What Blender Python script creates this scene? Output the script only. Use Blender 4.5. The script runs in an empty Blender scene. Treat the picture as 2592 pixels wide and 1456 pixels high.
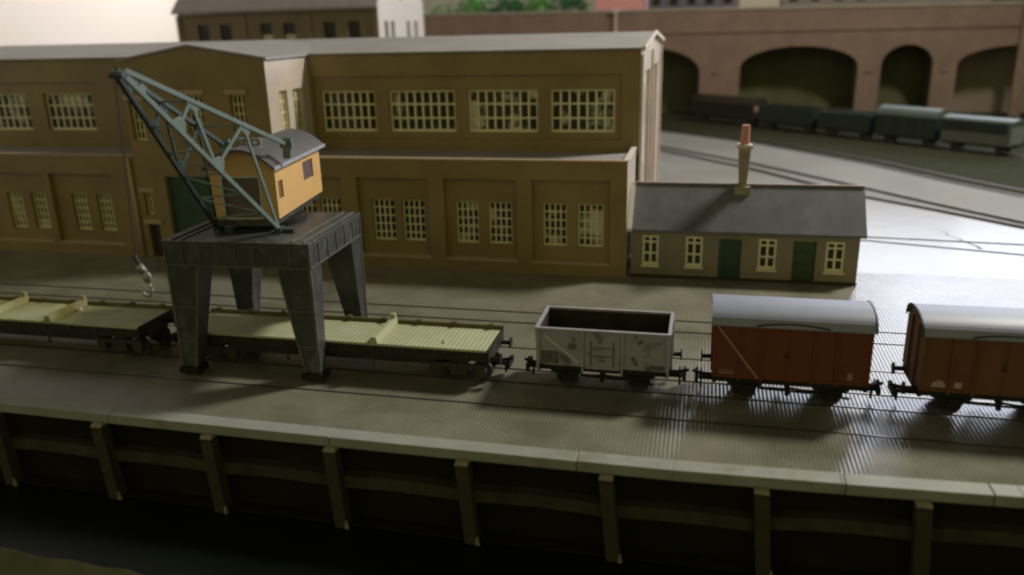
import bpy, bmesh, math, random
from mathutils import Vector, Matrix
random.seed(7)
SC = bpy.context.scene
COL = SC.collection
PI = math.pi

# ------------------------------------------------------------------ camera, light, exposure
cam_d = bpy.data.cameras.new('camera')
cam = bpy.data.objects.new('camera', cam_d)
COL.objects.link(cam)
RIGHT = Vector((0.97385, 0.22585, -0.02463))
FWD = Vector((-0.22225, 0.92458, -0.30944))
UP = Vector((-0.04712, 0.30682, 0.95060))
cam.matrix_world = Matrix(((RIGHT.x, UP.x, -FWD.x, 0.0), (RIGHT.y, UP.y, -FWD.y, 0.0),
                           (RIGHT.z, UP.z, -FWD.z, 13.7236), (0, 0, 0, 1)))
cam_d.sensor_width = 36.0
cam_d.lens = 28.61
cam_d.clip_start = 0.5
cam_d.clip_end = 1000.0
cam_d.dof.use_dof = True
cam_d.dof.focus_distance = 34.0
cam_d.dof.aperture_fstop = 0.095
SC.camera = cam

W = bpy.data.worlds.new('World')
SC.world = W
W.use_nodes = True
bg = W.node_tree.nodes['Background']
bg.inputs[0].default_value = (1.0, 0.95, 0.46, 1)     # dim warm light of the room, darker towards the floor
_nt = W.node_tree                                      # brightest low down behind the viewer, dark floor, dim ceiling
_tc = _nt.nodes.new('ShaderNodeTexCoord')
_sp = _nt.nodes.new('ShaderNodeSeparateXYZ')
_nt.links.new(_tc.outputs['Generated'], _sp.inputs[0])
def _map(sock, a0, a1, b0, b1):
    n = _nt.nodes.new('ShaderNodeMapRange')
    n.interpolation_type = 'SMOOTHSTEP'
    for k, v in zip(('From Min', 'From Max', 'To Min', 'To Max'), (a0, a1, b0, b1)):
        n.inputs[k].default_value = v
    _nt.links.new(sock, n.inputs['Value'])
    return n.outputs['Result']
def _mul(p, q):
    n = _nt.nodes.new('ShaderNodeMath'); n.operation = 'MULTIPLY'
    _nt.links.new(p, n.inputs[0]); _nt.links.new(q, n.inputs[1])
    return n.outputs[0]
_front = _map(_sp.outputs['Y'], -0.7, 0.3, 0.32, 0.07)
_low = _map(_sp.outputs['Z'], 0.35, 0.9, 1.0, 0.14)
_floor = _map(_sp.outputs['Z'], -0.12, 0.10, 0.06, 1.0)
_nt.links.new(_mul(_mul(_front, _low), _floor), bg.inputs[1])

ld = bpy.data.lights.new('window_light', 'AREA')       # daylight through the room's window
ld.shape = 'RECTANGLE'
ld.size = 172.0
ld.size_y = 80.0
ld.energy = 205000.0
ld.color = (0.79, 0.84, 1.0)
lo = bpy.data.objects.new('window_light', ld)
COL.objects.link(lo)
lo.location = (110.0, 192.5, 58.0)
lo.rotation_euler = (math.radians(-90), 0, 0)

cd_ = bpy.data.lights.new('ceiling_lamp', 'AREA')       # the room's ceiling lamp, behind and to the right
cd_.shape = 'DISK'
cd_.size = 14.0
cd_.energy = 74000.0
cd_.color = (1.0, 0.96, 0.86)
co_ = bpy.data.objects.new('ceiling_lamp', cd_)
COL.objects.link(co_)
co_.location = (44.0, 76.0, 68.0)
co_.rotation_euler = (Vector((-5.0, 35.0, 0.0)) - co_.location).to_track_quat('-Z', 'Y').to_euler()

sd = bpy.data.lights.new('wall_fill_spot', 'SPOT')          # added spot, there only to brighten the cream wall
sd.energy = 60000.0
sd.color = (1.0, 0.90, 0.84)
sd.spot_size = math.radians(75)
sd.spot_blend = 0.6
sd.shadow_soft_size = 3.0
so = bpy.data.objects.new('wall_fill_spot', sd)
COL.objects.link(so)
so.location = (-46.0, 112.0, 40.0)
so.rotation_euler = (Vector((-80.0, 97.0, 15.0)) - so.location).to_track_quat('-Z', 'Y').to_euler()

SC.view_settings.view_transform = 'Standard'
SC.view_settings.look = 'None'
SC.view_settings.exposure = 0.12
SC.view_settings.gamma = 1.0
SC.view_settings.use_curve_mapping = False
SC.render.engine = 'CYCLES'
SC.cycles.use_denoising = True
SC.cycles.filter_width = 2.2
SC.cycles.max_bounces = 6
SC.cycles.sample_clamp_indirect = 3.0
SC.cycles.sample_clamp_direct = 8.0

# ------------------------------------------------------------------ materials
def mat(name, col, rough=0.6, var=0.25, scale=0.8, spec=0.5, metal=0.0, dirt_shade=None, bump=0.0, bscale=8.0):
    m = bpy.data.materials.new(name)
    m.use_nodes = True
    nt = m.node_tree
    N, L = nt.nodes, nt.links
    b = N['Principled BSDF']
    b.inputs['Roughness'].default_value = rough
    b.inputs['Metallic'].default_value = metal
    b.inputs['Specular IOR Level'].default_value = spec
    tc = N.new('ShaderNodeTexCoord')
    n1 = N.new('ShaderNodeTexNoise')
    n1.inputs['Scale'].default_value = scale
    n1.inputs['Detail'].default_value = 7
    n1.inputs['Roughness'].default_value = 0.65
    L.new(tc.outputs['Object'], n1.inputs['Vector'])
    mx = N.new('ShaderNodeMix')
    mx.data_type = 'RGBA'
    c = Vector(col)
    mx.inputs['A'].default_value = (*(c * (1 - var)), 1)
    mx.inputs['B'].default_value = (*(c * (1 + var)), 1)
    rp = N.new('ShaderNodeMapRange')
    rp.inputs['From Min'].default_value = 0.3
    rp.inputs['From Max'].default_value = 0.7
    L.new(n1.outputs['Fac'], rp.inputs['Value'])
    L.new(rp.outputs['Result'], mx.inputs['Factor'])
    out = mx.outputs['Result']
    if dirt_shade:
        dcol, lo_, hi_, dsc = dirt_shade
        n2 = N.new('ShaderNodeTexNoise')
        n2.inputs['Scale'].default_value = dsc
        n2.inputs['Detail'].default_value = 5
        n2.inputs['Roughness'].default_value = 0.6
        L.new(tc.outputs['Object'], n2.inputs['Vector'])
        r2 = N.new('ShaderNodeMapRange')
        r2.inputs['From Min'].default_value = lo_
        r2.inputs['From Max'].default_value = hi_
        L.new(n2.outputs['Fac'], r2.inputs['Value'])
        m2 = N.new('ShaderNodeMix')
        m2.data_type = 'RGBA'
        m2.inputs['B'].default_value = (*dcol, 1)
        L.new(r2.outputs['Result'], m2.inputs['Factor'])
        L.new(out, m2.inputs['A'])
        out = m2.outputs['Result']
    L.new(out, b.inputs['Base Color'])
    if bump:
        n3 = N.new('ShaderNodeTexNoise')
        n3.inputs['Scale'].default_value = bscale
        n3.inputs['Detail'].default_value = 4
        L.new(tc.outputs['Object'], n3.inputs['Vector'])
        bp = N.new('ShaderNodeBump')
        bp.inputs['Strength'].default_value = bump
        bp.inputs['Distance'].default_value = 0.05
        L.new(n3.outputs['Fac'], bp.inputs['Height'])
        L.new(bp.outputs['Normal'], b.inputs['Normal'])
    return m

def ribs(m, axis, period, strength, dist=0.03, mask=None):
    """Moulded ribs across a surface, as a bump along one axis."""
    nt = m.node_tree
    N, L = nt.nodes, nt.links
    b = N['Principled BSDF']
    tc = N.new('ShaderNodeTexCoord')
    sx = N.new('ShaderNodeSeparateXYZ')
    L.new(tc.outputs['Object'], sx.inputs[0])
    mu = N.new('ShaderNodeMath'); mu.operation = 'MULTIPLY'; mu.inputs[1].default_value = 2 * PI / period
    L.new(sx.outputs[axis], mu.inputs[0])
    si = N.new('ShaderNodeMath'); si.operation = 'SINE'
    L.new(mu.outputs[0], si.inputs[0])
    bp = N.new('ShaderNodeBump')
    bp.inputs['Strength'].default_value = strength
    bp.inputs['Distance'].default_value = dist
    L.new(si.outputs[0], bp.inputs['Height'])
    if b.inputs['Normal'].links:
        L.new(b.inputs['Normal'].links[0].from_socket, bp.inputs['Normal'])
    L.new(bp.outputs['Normal'], b.inputs['Normal'])
    return si, bp

def brickmat(name, c1, c2, mortar, rough=0.5, scale=1.0, spec=0.5, axis='XZ'):
    m = mat(name, c1, rough, 0.27, 0.3, spec)
    nt = m.node_tree
    N, L = nt.nodes, nt.links
    b = N['Principled BSDF']
    src = b.inputs['Base Color'].links[0].from_socket
    tc = N.new('ShaderNodeTexCoord')
    sp = N.new('ShaderNodeSeparateXYZ')
    L.new(tc.outputs['Object'], sp.inputs[0])
    ad = N.new('ShaderNodeMath'); ad.operation = 'ADD'
    L.new(sp.outputs['X'], ad.inputs[0]); L.new(sp.outputs['Y'], ad.inputs[1])
    cb = N.new('ShaderNodeCombineXYZ')
    L.new(ad.outputs[0], cb.inputs[0]); L.new(sp.outputs['Z'], cb.inputs[1])
    bk = N.new('ShaderNodeTexBrick')
    bk.inputs['Color1'].default_value = (*c1, 1)
    bk.inputs['Color2'].default_value = (*c2, 1)
    bk.inputs['Mortar'].default_value = (*mortar, 1)
    bk.inputs['Scale'].default_value = scale
    bk.inputs['Brick Width'].default_value = 0.30
    bk.inputs['Row Height'].default_value = 0.13
    bk.inputs['Mortar Size'].default_value = 0.012
    L.new(cb.outputs[0], bk.inputs['Vector'])
    mx = N.new('ShaderNodeMix'); mx.data_type = 'RGBA'
    mx.inputs['Factor'].default_value = 0.7
    L.new(bk.outputs['Color'], mx.inputs['A']); L.new(src, mx.inputs['B'])
    L.new(mx.outputs['Result'], b.inputs['Base Color'])
    bp = N.new('ShaderNodeBump')
    bp.inputs['Strength'].default_value = 0.25
    bp.inputs['Distance'].default_value = 0.02
    bp.invert = True
    L.new(bk.outputs['Fac'], bp.inputs['Height'])
    L.new(bp.outputs['Normal'], b.inputs['Normal'])
    return m

M = {}
M['paving'] = mat('paving', (0.2185, 0.2018, 0.1562), 0.20, 0.12, 0.5, 0.5, dirt_shade=((0.1023, 0.09765, 0.0651), 0.46, 0.74, 0.22), bump=0.08, bscale=2.0)
ribs(M['paving'], 'X', 0.145, 0.2)
M['smooth_paving'] = mat('smooth_paving', (0.235, 0.222, 0.18), 0.22, 0.1, 0.25, 0.5, dirt_shade=((0.171, 0.1575, 0.108), 0.56, 0.75, 0.3), bump=0.12, bscale=0.9)
M['yard'] = mat('yard', (0.205, 0.20, 0.185), 0.75, 0.15, 0.2, 0.3, dirt_shade=((0.14, 0.12, 0.09), 0.5, 0.8, 0.1))
M['ballast'] = mat('ballast', (0.03, 0.033, 0.018), 0.95, 0.4, 1.5, 0.05, bump=0.8, bscale=3.0)
M['slot'] = mat('slot', (0.03, 0.026, 0.018), 0.95, 0.2, 1.0, 0.03)
M['rail'] = mat('rail', (0.34, 0.31, 0.27), 0.32, 0.25, 2.0, 0.5, metal=0.8)
M['coping'] = mat('coping', (0.2996, 0.3076, 0.2712), 0.55, 0.12, 0.9, 0.4, dirt_shade=((0.2024, 0.1862, 0.1214), 0.55, 0.8, 0.7))
M['quay_face'] = mat('quay_face', (0.01265, 0.01138, 0.004427), 0.8, 0.3, 0.7, 0.2, dirt_shade=((0.004427, 0.004427, 0.00253), 0.45, 0.7, 0.5), bump=0.4, bscale=2)
M['timber'] = mat('timber', (0.04809, 0.04591, 0.02405), 0.7, 0.3, 1.2, 0.3, dirt_shade=((0.02623, 0.02405, 0.01311), 0.5, 0.7, 1.0))
M['timber_cap'] = mat('timber_cap', (0.27, 0.255, 0.1575), 0.6, 0.2, 3.0, 0.3)
M['timber_chip'] = mat('timber_chip', (0.22, 0.21, 0.15), 0.5, 0.5, 6.0, 0.5)
M['water'] = mat('water', (0.005, 0.007, 0.004), 0.35, 0.3, 0.4, 0.2, bump=0.25, bscale=0.7)
M['mud'] = mat('mud', (0.03825, 0.03825, 0.01125), 0.85, 0.35, 0.7, 0.2, bump=0.4, bscale=3)
M['brick'] = brickmat('brick', (0.2544, 0.1823, 0.06572), (0.2173, 0.1484, 0.05088), (0.2703, 0.212, 0.1007), 0.42)
M['sill'] = mat('sill', (0.42, 0.31, 0.19), 0.5, 0.15, 2.0)
M['end_wall_lit'] = brickmat('end_wall_lit', (0.575, 0.4945, 0.4255), (0.506, 0.4255, 0.3565), (0.598, 0.5405, 0.483), 0.34)  # brick of the right-facing walls, paled in colour for the light on them
M['roof_felt'] = mat('roof_felt', (0.31, 0.29, 0.285), 0.55, 0.12, 0.3, 0.4)
M['slate'] = mat('slate', (0.115, 0.115, 0.125), 0.5, 0.18, 0.8, 0.45, dirt_shade=((0.17, 0.17, 0.18), 0.5, 0.75, 0.5))
M['frame'] = mat('frame', (0.78, 0.71, 0.42), 0.5, 0.12, 3.0)
M['hut_frame'] = mat('hut_frame', (0.80, 0.74, 0.45), 0.5, 0.1, 3.0)
M['pane'] = mat('pane', (0.025, 0.02, 0.01), 0.18, 0.3, 1.0, 0.4)
M['patchy_pane'] = mat('patchy_pane', (0.03, 0.027, 0.016), 0.25, 0.3, 1.0, 0.4, dirt_shade=((0.60, 0.60, 0.46), 0.52, 0.62, 0.6))  # dark pane with pale patches at random
M['green_door'] = mat('green_door', (0.026, 0.068, 0.036), 0.5, 0.2, 1.5)
M['dark_green_door'] = mat('dark_green_door', (0.045, 0.075, 0.03), 0.6, 0.25, 1.5)
M['dark_door'] = mat('dark_door', (0.035, 0.022, 0.012), 0.6, 0.25, 1.5)
M['hut_wall'] = brickmat('hut_wall', (0.2342, 0.1978, 0.1252), (0.2019, 0.1655, 0.1009), (0.2584, 0.2261, 0.1615), 0.5)
M['terracotta'] = mat('terracotta', (0.55, 0.24, 0.17), 0.6, 0.1, 3.0)
M['ridge_tile'] = mat('ridge_tile', (0.36, 0.27, 0.23), 0.6, 0.2, 2.0)
M['chimney_stone'] = mat('chimney_stone', (0.28, 0.24, 0.15), 0.6, 0.15, 2.0)
M['pale_stone'] = mat('pale_stone', (0.55, 0.50, 0.42), 0.6, 0.1, 2.0)
# crane
M['crane_steel'] = mat('crane_steel', (0.050, 0.053, 0.050), 0.42, 0.3, 1.3, 0.5, dirt_shade=((0.12, 0.12, 0.125), 0.54, 0.76, 1.6), bump=0.25, bscale=4)
M['crane_rib'] = mat('crane_rib', (0.1137, 0.1094, 0.09187), 0.45, 0.3, 2.0, 0.5)
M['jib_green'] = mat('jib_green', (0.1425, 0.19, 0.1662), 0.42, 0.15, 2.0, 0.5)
M['jib_dark'] = mat('jib_dark', (0.036, 0.052, 0.04), 0.5, 0.15, 2.0, 0.5)  # jib green darkened in colour for the shade on the far truss
M['cab_orange'] = mat('cab_orange', (0.70, 0.43, 0.17), 0.5, 0.06, 1.0, 0.4)
M['cab_roof'] = mat('cab_roof', (0.10, 0.095, 0.10), 0.45, 0.1, 1.5)
M['gutter'] = mat('gutter', (0.40, 0.40, 0.46), 0.4, 0.1, 2.0)
M['pale_glass'] = mat('pale_glass', (0.42, 0.40, 0.31), 0.3, 0.25, 1.5)
M['cab_window'] = mat('cab_window', (0.16, 0.11, 0.12), 0.3, 0.2, 1.5)
M['cab_slot'] = mat('cab_slot', (0.20, 0.10, 0.03), 0.6, 0.1, 1.5)
M['cab_panel'] = mat('cab_panel', (0.16, 0.125, 0.10), 0.5, 0.3, 0.8, 0.4)
M['cab_trim'] = mat('cab_trim', (0.58, 0.54, 0.42), 0.5, 0.15, 2.0)
M['hook_metal'] = mat('hook_metal', (0.315, 0.3075, 0.27), 0.35, 0.2, 4.0, metal=0.3)
M['rope'] = mat('rope', (0.05, 0.04, 0.03), 0.8, 0.2, 4.0)
# wagons
M['chassis'] = mat('chassis', (0.0147, 0.01365, 0.0105), 0.6, 0.3, 2.0, 0.3)
M['wheel'] = mat('wheel', (0.05, 0.045, 0.038), 0.45, 0.2, 3.0, 0.4)
M['bogie'] = mat('bogie', (0.04675, 0.044, 0.03025), 0.6, 0.3, 3.0, 0.3)
M['deck'] = mat('deck', (0.45, 0.455, 0.28), 0.55, 0.10, 0.9, 0.35, dirt_shade=((0.423, 0.405, 0.243), 0.5, 0.8, 0.35))
ribs(M['deck'], 'X', 0.19, 0.3)
M['deck_shaded'] = mat('deck_shaded', (0.46, 0.47, 0.27), 0.55, 0.15, 0.7, 0.35, dirt_shade=((0.22, 0.19, 0.05), 0.48, 0.7, 0.35))  # cream deck with the crane's olive shade mixed into its colour
ribs(M['deck_shaded'], 'X', 0.19, 0.4)
M['solebar'] = mat('solebar', (0.02503, 0.02275, 0.01274), 0.6, 0.3, 1.5, 0.3)
M['curb'] = mat('curb', (0.12, 0.105, 0.04), 0.6, 0.3, 2.0, 0.3)
M['mineral'] = mat('mineral', (0.32, 0.285, 0.315), 0.5, 0.1, 1.0, 0.4, dirt_shade=((0.125, 0.10, 0.095), 0.54, 0.66, 1.5))
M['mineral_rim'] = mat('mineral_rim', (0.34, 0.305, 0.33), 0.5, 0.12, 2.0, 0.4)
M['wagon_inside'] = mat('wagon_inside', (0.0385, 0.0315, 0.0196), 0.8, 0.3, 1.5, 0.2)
M['black_panel'] = mat('black_panel', (0.12, 0.095, 0.09), 0.6, 0.5, 5.0, 0.3)
M['rust'] = mat('rust', (0.15, 0.125, 0.12), 0.8, 0.3, 4.0, 0.2)
M['white_paint'] = mat('white_paint', (0.62, 0.58, 0.55), 0.5, 0.1, 3.0)
M['faded_stripe'] = mat('faded_stripe', (0.36, 0.20, 0.12), 0.5, 0.15, 3.0)
M['faint_letter'] = mat('faint_letter', (0.40, 0.30, 0.23), 0.6, 0.3, 6.0)
M['van_red'] = mat('van_red', (0.1445, 0.03613, 0.01156), 0.5, 0.15, 0.8, 0.4)
ribs(M['van_red'], 'X', 0.24, 0.25)
M['van_brown'] = mat('van_brown', (0.135, 0.056, 0.016), 0.5, 0.2, 0.8, 0.4)
ribs(M['van_brown'], 'X', 0.24, 0.25)
M['van_roof'] = mat('van_roof', (0.235, 0.25, 0.325), 0.48, 0.08, 1.0, 0.5)
M['black'] = mat('black', (0.018, 0.016, 0.014), 0.5, 0.2, 2.0, 0.3)
# background
M['viaduct'] = brickmat('viaduct', (0.2178, 0.1426, 0.1069), (0.1822, 0.1148, 0.08316), (0.2218, 0.1742, 0.1386), 0.7, 0.5)
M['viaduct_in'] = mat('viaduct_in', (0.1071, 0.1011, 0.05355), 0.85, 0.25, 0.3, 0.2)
M['viaduct_fill'] = mat('viaduct_fill', (0.24, 0.192, 0.156), 0.8, 0.2, 0.3, 0.2)
M['viaduct_cap'] = mat('viaduct_cap', (0.36, 0.31, 0.27), 0.7, 0.12, 0.5)
M['mauve_roof'] = mat('mauve_roof', (0.23, 0.195, 0.185), 0.6, 0.12, 0.5)
M['back_brick'] = brickmat('back_brick', (0.176, 0.136, 0.072), (0.144, 0.104, 0.048), (0.208, 0.16, 0.096), 0.6, 0.6)
M['pale_end'] = mat('pale_end', (0.62, 0.56, 0.53), 0.5, 0.06, 0.6)  # window light on the gable put into its colour; small pale parts share it
M['slit'] = mat('slit', (0.07, 0.08, 0.075), 0.3, 0.2, 1.0)
M['wall_paint'] = mat('wall_paint', (0.80, 0.745, 0.715), 0.8, 0.02, 0.05, 0.3)
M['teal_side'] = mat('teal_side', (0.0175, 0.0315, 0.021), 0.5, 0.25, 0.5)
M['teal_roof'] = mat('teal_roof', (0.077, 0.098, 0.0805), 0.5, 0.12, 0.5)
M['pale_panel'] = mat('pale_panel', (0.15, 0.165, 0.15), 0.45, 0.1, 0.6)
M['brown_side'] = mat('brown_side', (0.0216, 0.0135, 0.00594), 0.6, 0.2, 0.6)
M['brown_lit_end'] = mat('brown_lit_end', (0.30, 0.19, 0.14), 0.5, 0.15, 0.6)  # brown van end with the light on it painted in
M['pink'] = mat('pink', (0.78, 0.351, 0.351), 0.6, 0.06, 0.5)
M['beige'] = mat('beige', (0.6, 0.516, 0.432), 0.6, 0.06, 0.5)
M['coach_blue'] = mat('coach_blue', (0.156, 0.13, 0.182), 0.5, 0.25, 0.3)
M['coach_grey'] = mat('coach_grey', (0.24, 0.205, 0.195), 0.5, 0.15, 0.3)
M['leaf_mid'] = mat('leaf_mid', (0.11, 0.33, 0.066), 0.6, 0.4, 1.2)
M['leaf_dark'] = mat('leaf_dark', (0.04, 0.15, 0.056), 0.6, 0.4, 1.2)
M['leaf_pale'] = mat('leaf_pale', (0.39, 0.455, 0.26), 0.6, 0.3, 1.2)
M['trunk'] = mat('trunk', (0.10, 0.07, 0.04), 0.8, 0.2, 2.0)

# ------------------------------------------------------------------ mesh builder and scene helpers
BASE = {}

class MB:
    def __init__(s):
        s.v, s.f = [], []

    def add(s, vs, fs):
        o = len(s.v)
        s.v += [tuple(p) for p in vs]
        s.f += [tuple(i + o for i in f) for f in fs]
        return s

    def hexa(s, p):      # bottom 4 (ccw from above), top 4
        return s.add(p, [(3, 2, 1, 0), (4, 5, 6, 7), (0, 1, 5, 4), (1, 2, 6, 5), (2, 3, 7, 6), (3, 0, 4, 7)])

    def box(s, x0, x1, y0, y1, z0, z1):
        return s.hexa([(x0, y0, z0), (x1, y0, z0), (x1, y1, z0), (x0, y1, z0),
                       (x0, y0, z1), (x1, y0, z1), (x1, y1, z1), (x0, y1, z1)])

    def quad(s, a, b, c, d):
        return s.add([a, b, c, d], [(0, 1, 2, 3)])

    def bar(s, p, q, w, h, up=(0, 0, 1)):
        p, q = Vector(p), Vector(q)
        d = (q - p).normalized()
        u = Vector(up)
        sd_ = d.cross(u)
        if sd_.length < 1e-4:
            sd_ = d.cross(Vector((1, 0, 0)))
        sd_.normalize()
        u = sd_.cross(d).normalized()
        a, b = sd_ * w / 2, u * h / 2
        return s.hexa([p - a - b, p + a - b, q + a - b, q - a - b, p - a + b, p + a + b, q + a + b, q - a + b])

    def tube(s, p, q, r, n=12, r2=None):
        p, q = Vector(p), Vector(q)
        r2 = r if r2 is None else r2
        d = (q - p).normalized()
        a = d.orthogonal().normalized()
        b = d.cross(a)
        vs = []
        for c, rr in ((p, r), (q, r2)):
            for i in range(n):
                t = 2 * PI * i / n
                vs.append(c + a * math.cos(t) * rr + b * math.sin(t) * rr)
        fs = [(i, (i + 1) % n, n + (i + 1) % n, n + i) for i in range(n)]
        fs += [tuple(range(n - 1, -1, -1)), tuple(range(n, 2 * n))]
        return s.add(vs, fs)

    def extrude(s, poly, axis, a0, a1):
        """poly of 2-D points swept along an axis ('x': poly is (y,z); 'y': (x,z); 'z': (x,y))."""
        n = len(poly)
        def P(u, w, a):
            return {'x': (a, u, w), 'y': (u, a, w), 'z': (u, w, a)}[axis]
        vs = [P(u, w, a0) for u, w in poly] + [P(u, w, a1) for u, w in poly]
        fs = [(i, (i + 1) % n, n + (i + 1) % n, n + i) for i in range(n)]
        fs += [tuple(range(n - 1, -1, -1)), tuple(range(n, 2 * n))]
        return s.add(vs, fs)

    def facade(s, f, u0, u1, w0, w1, holes, depth, d0=0.0):
        """A wall face with rectangular openings and their reveals; f(u, w, d) gives the point."""
        us = sorted({u0, u1, *[h[0] for h in holes], *[h[1] for h in holes]})
        ws = sorted({w0, w1, *[h[2] for h in holes], *[h[3] for h in holes]})
        us = [u for u in us if u0 <= u <= u1]
        ws = [w for w in ws if w0 <= w <= w1]
        for a, b in zip(us, us[1:]):
            for c, d in zip(ws, ws[1:]):
                mu, mw = (a + b) / 2, (c + d) / 2
                if any(h[0] < mu < h[1] and h[2] < mw < h[3] for h in holes):
                    continue
                s.quad(f(a, c, d0), f(b, c, d0), f(b, d, d0), f(a, d, d0))
        for h in holes:
            a, b, c, d = h
            e = d0 + depth
            s.quad(f(a, c, d0), f(a, d, d0), f(a, d, e), f(a, c, e))
            s.quad(f(b, c, d0), f(b, c, e), f(b, d, e), f(b, d, d0))
            s.quad(f(a, c, d0), f(a, c, e), f(b, c, e), f(b, c, d0))
            s.quad(f(a, d, d0), f(b, d, d0), f(b, d, e), f(a, d, e))
        return s

    def build(s, name, m, parent=None, bevel=0.0, smooth=False, fix=True):
        me = bpy.data.meshes.new(name)
        base = BASE.get(parent.name, Vector((0, 0, 0))) if parent else Vector((0, 0, 0))
        me.from_pydata([Vector(p) - base for p in s.v], [], s.f)
        if fix:
            bm = bmesh.new(); bm.from_mesh(me)
            bmesh.ops.recalc_face_normals(bm, faces=bm.faces)
            bm.to_mesh(me); bm.free()
        me.materials.append(m)
        if smooth:
            for p in me.polygons:
                p.use_smooth = True
        o = bpy.data.objects.new(name, me)
        COL.objects.link(o)
        if parent:
            o.parent = parent
            BASE[o.name] = base
        if bevel:
            bv = o.modifiers.new('bevel', 'BEVEL')
            bv.width = bevel; bv.segments = 2; bv.limit_method = 'ANGLE'
        return o

def thing(name, loc, label, cat, group=None, rot=0.0):
    o = bpy.data.objects.new(name, None)
    o.empty_display_size = 0.3
    COL.objects.link(o)
    o.location = loc
    o.rotation_euler = (0, 0, rot)
    o['label'] = label
    o['category'] = cat
    if group:
        o['group'] = group
    BASE[o.name] = Vector(loc)
    return o

def tag(o, label, cat, group=None):
    o['label'] = label
    o['category'] = cat
    if group:
        o['group'] = group
    return o

def structure(o, kind='structure'):
    o['kind'] = kind
    return o

def local_thing(name, label, cat, group=None):
    """A thing modelled round the origin and moved into place afterwards."""
    return thing(name, (0, 0, 0), label, cat, group)

def south(y):                     # wall facing the camera (-Y)
    return lambda u, w, d: (u, y + d, w)

def east(x):                      # wall facing +X, u runs along Y
    return lambda u, w, d: (x - d, u, w)

def window(parent, f, u0, u1, w0, w1, d, cols, rows, bw=0.09, fm=None, pm=None, rowpos=None, name='window'):
    fr = MB()
    def bx(a, b, c, e, d0, d1):
        fr.hexa([f(a, c, d1), f(b, c, d1), f(b, c, d0), f(a, c, d0), f(a, e, d1), f(b, e, d1), f(b, e, d0), f(a, e, d0)])
    bx(u0, u1, w0, w0 + bw * 1.3, d - 0.03, d + 0.07)
    bx(u0, u1, w1 - bw, w1, d, d + 0.07)
    for i in range(cols + 1):
        c = u0 + bw / 2 + (u1 - u0 - bw) * i / cols
        bx(c - bw / 2, c + bw / 2, w0 + bw * 1.3, w1 - bw, d + 0.003, d + 0.068)
    rp = rowpos or [i / rows for i in range(1, rows)]
    for t in rp:
        c = w0 + (w1 - w0) * t
        bx(u0 + bw, u1 - bw, c - bw * 0.42, c + bw * 0.42, d + 0.012, d + 0.06)
    o = fr.build(name, fm or M['frame'], parent)
    pn = MB().quad(f(u0, w0, d + 0.1), f(u1, w0, d + 0.1), f(u1, w1, d + 0.1), f(u0, w1, d + 0.1))
    pn.build('pane', pm or M['pane'], o)
    return o

# ------------------------------------------------------------------ the setting
QF = [(-75, 23.62), (-40, 23.60), (-26.4, 23.58), (-18, 23.45), (-9.9, 23.38), (-0.5, 23.36), (4.6, 23.52), (9.7, 23.73), (16, 24.05), (45, 25.5)]
def qf(x):
    for (a, ya), (b, yb) in zip(QF, QF[1:]):
        if a <= x <= b:
            return ya + (yb - ya) * (x - a) / (b - a)
    return QF[-1][1]

g = MB()
for (a, ya), (b, yb) in zip(QF, QF[1:]):
    g.quad((a, ya + 0.66, 0), (b, yb + 0.66, 0), (b, 46.6, 0), (a, 46.6, 0))
structure(g.build('quay_pavement', M['paving'], fix=False))
g = MB()
g.quad((-75, 46.6, 0), (45, 46.6, 0), (34, 47.5, 0), (21.0, 58.2, 0)).quad((-75, 46.6, 0), (21.0, 58.2, 0), (12.4, 67.5, 0), (-75, 67.5, 0))
structure(g.build('smooth_pavement', M['smooth_paving'], fix=False))
g = MB()
g.quad((-90, 60.0, -0.02), (120, 40, -0.02), (140, 192, -0.02), (-90, 192, -0.02))
structure(g.build('yard_ground', M['ballast'], fix=False))
g = MB()
yl = [(-75, 67.5), (12.4, 67.5), (16.5, 63.2), (21.0, 58.2), (34, 47.5)]
yu = [(-75, 122), (-5.7, 107.0), (6.3, 95.6), (15.0, 83.8), (20.2, 74.6), (24.2, 68.6), (34, 57)]
poly = yl + yu[::-1]
bm = bmesh.new()
bm.faces.new([bm.verts.new((x, y, 0.004)) for x, y in poly])
bmesh.ops.triangulate(bm, faces=bm.faces)
me = bpy.data.meshes.new('yard_pavement'); bm.to_mesh(me); bm.free()
me.materials.append(M['yard'])
yo = bpy.data.objects.new('yard_pavement', me); COL.objects.link(yo)
structure(yo)
structure(MB().quad((-140, -40, -3.45), (120, -40, -3.45), (120, 24.4, -3.45), (-140, 24.4, -3.45)).build('water', M['water'], fix=False))
# mud bank, a ragged low shelf at the left
mb_ = MB()
edge = [(-40, 20.1), (-30, 19.9), (-25, 19.8), (-23.2, 19.75), (-21.6, 19.55), (-20.4, 19.62), (-19.2, 19.5), (-18.2, 19.55), (-17.3, 19.35), (-16.3, 19.1), (-15, 18.6), (-12, 17.5)]
for (a, ya), (b, yb) in zip(edge, edge[1:]):
    mb_.quad((a, 8, -3.2), (b, 8, -3.2), (b, yb - 0.35, -3.22), (a, ya - 0.35, -3.22))
    mb_.quad((a, ya - 0.35, -3.22), (b, yb - 0.35, -3.22), (b, yb, -3.5), (a, ya, -3.5))
structure(mb_.build('mud_ground', M['mud'], smooth=True, fix=False))

ck = MB()
cpts = [(15.2, 57.6), (15.6, 56.6), (15.5, 55.9), (16.0, 55.0), (16.05, 54.4), (16.5, 53.4), (16.6, 52.6)]
for i, (p, q) in enumerate(zip(cpts, cpts[1:])):
    w0, w1 = 0.02 + 0.012 * i, 0.032 + 0.012 * i
    ck.quad((p[0] - w0, p[1], 0.003), (p[0] + w0, p[1], 0.003), (q[0] + w1, q[1], 0.003), (q[0] - w1, q[1], 0.003))
structure(ck.build('pavement_crack', M['slot'], fix=False))

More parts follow.
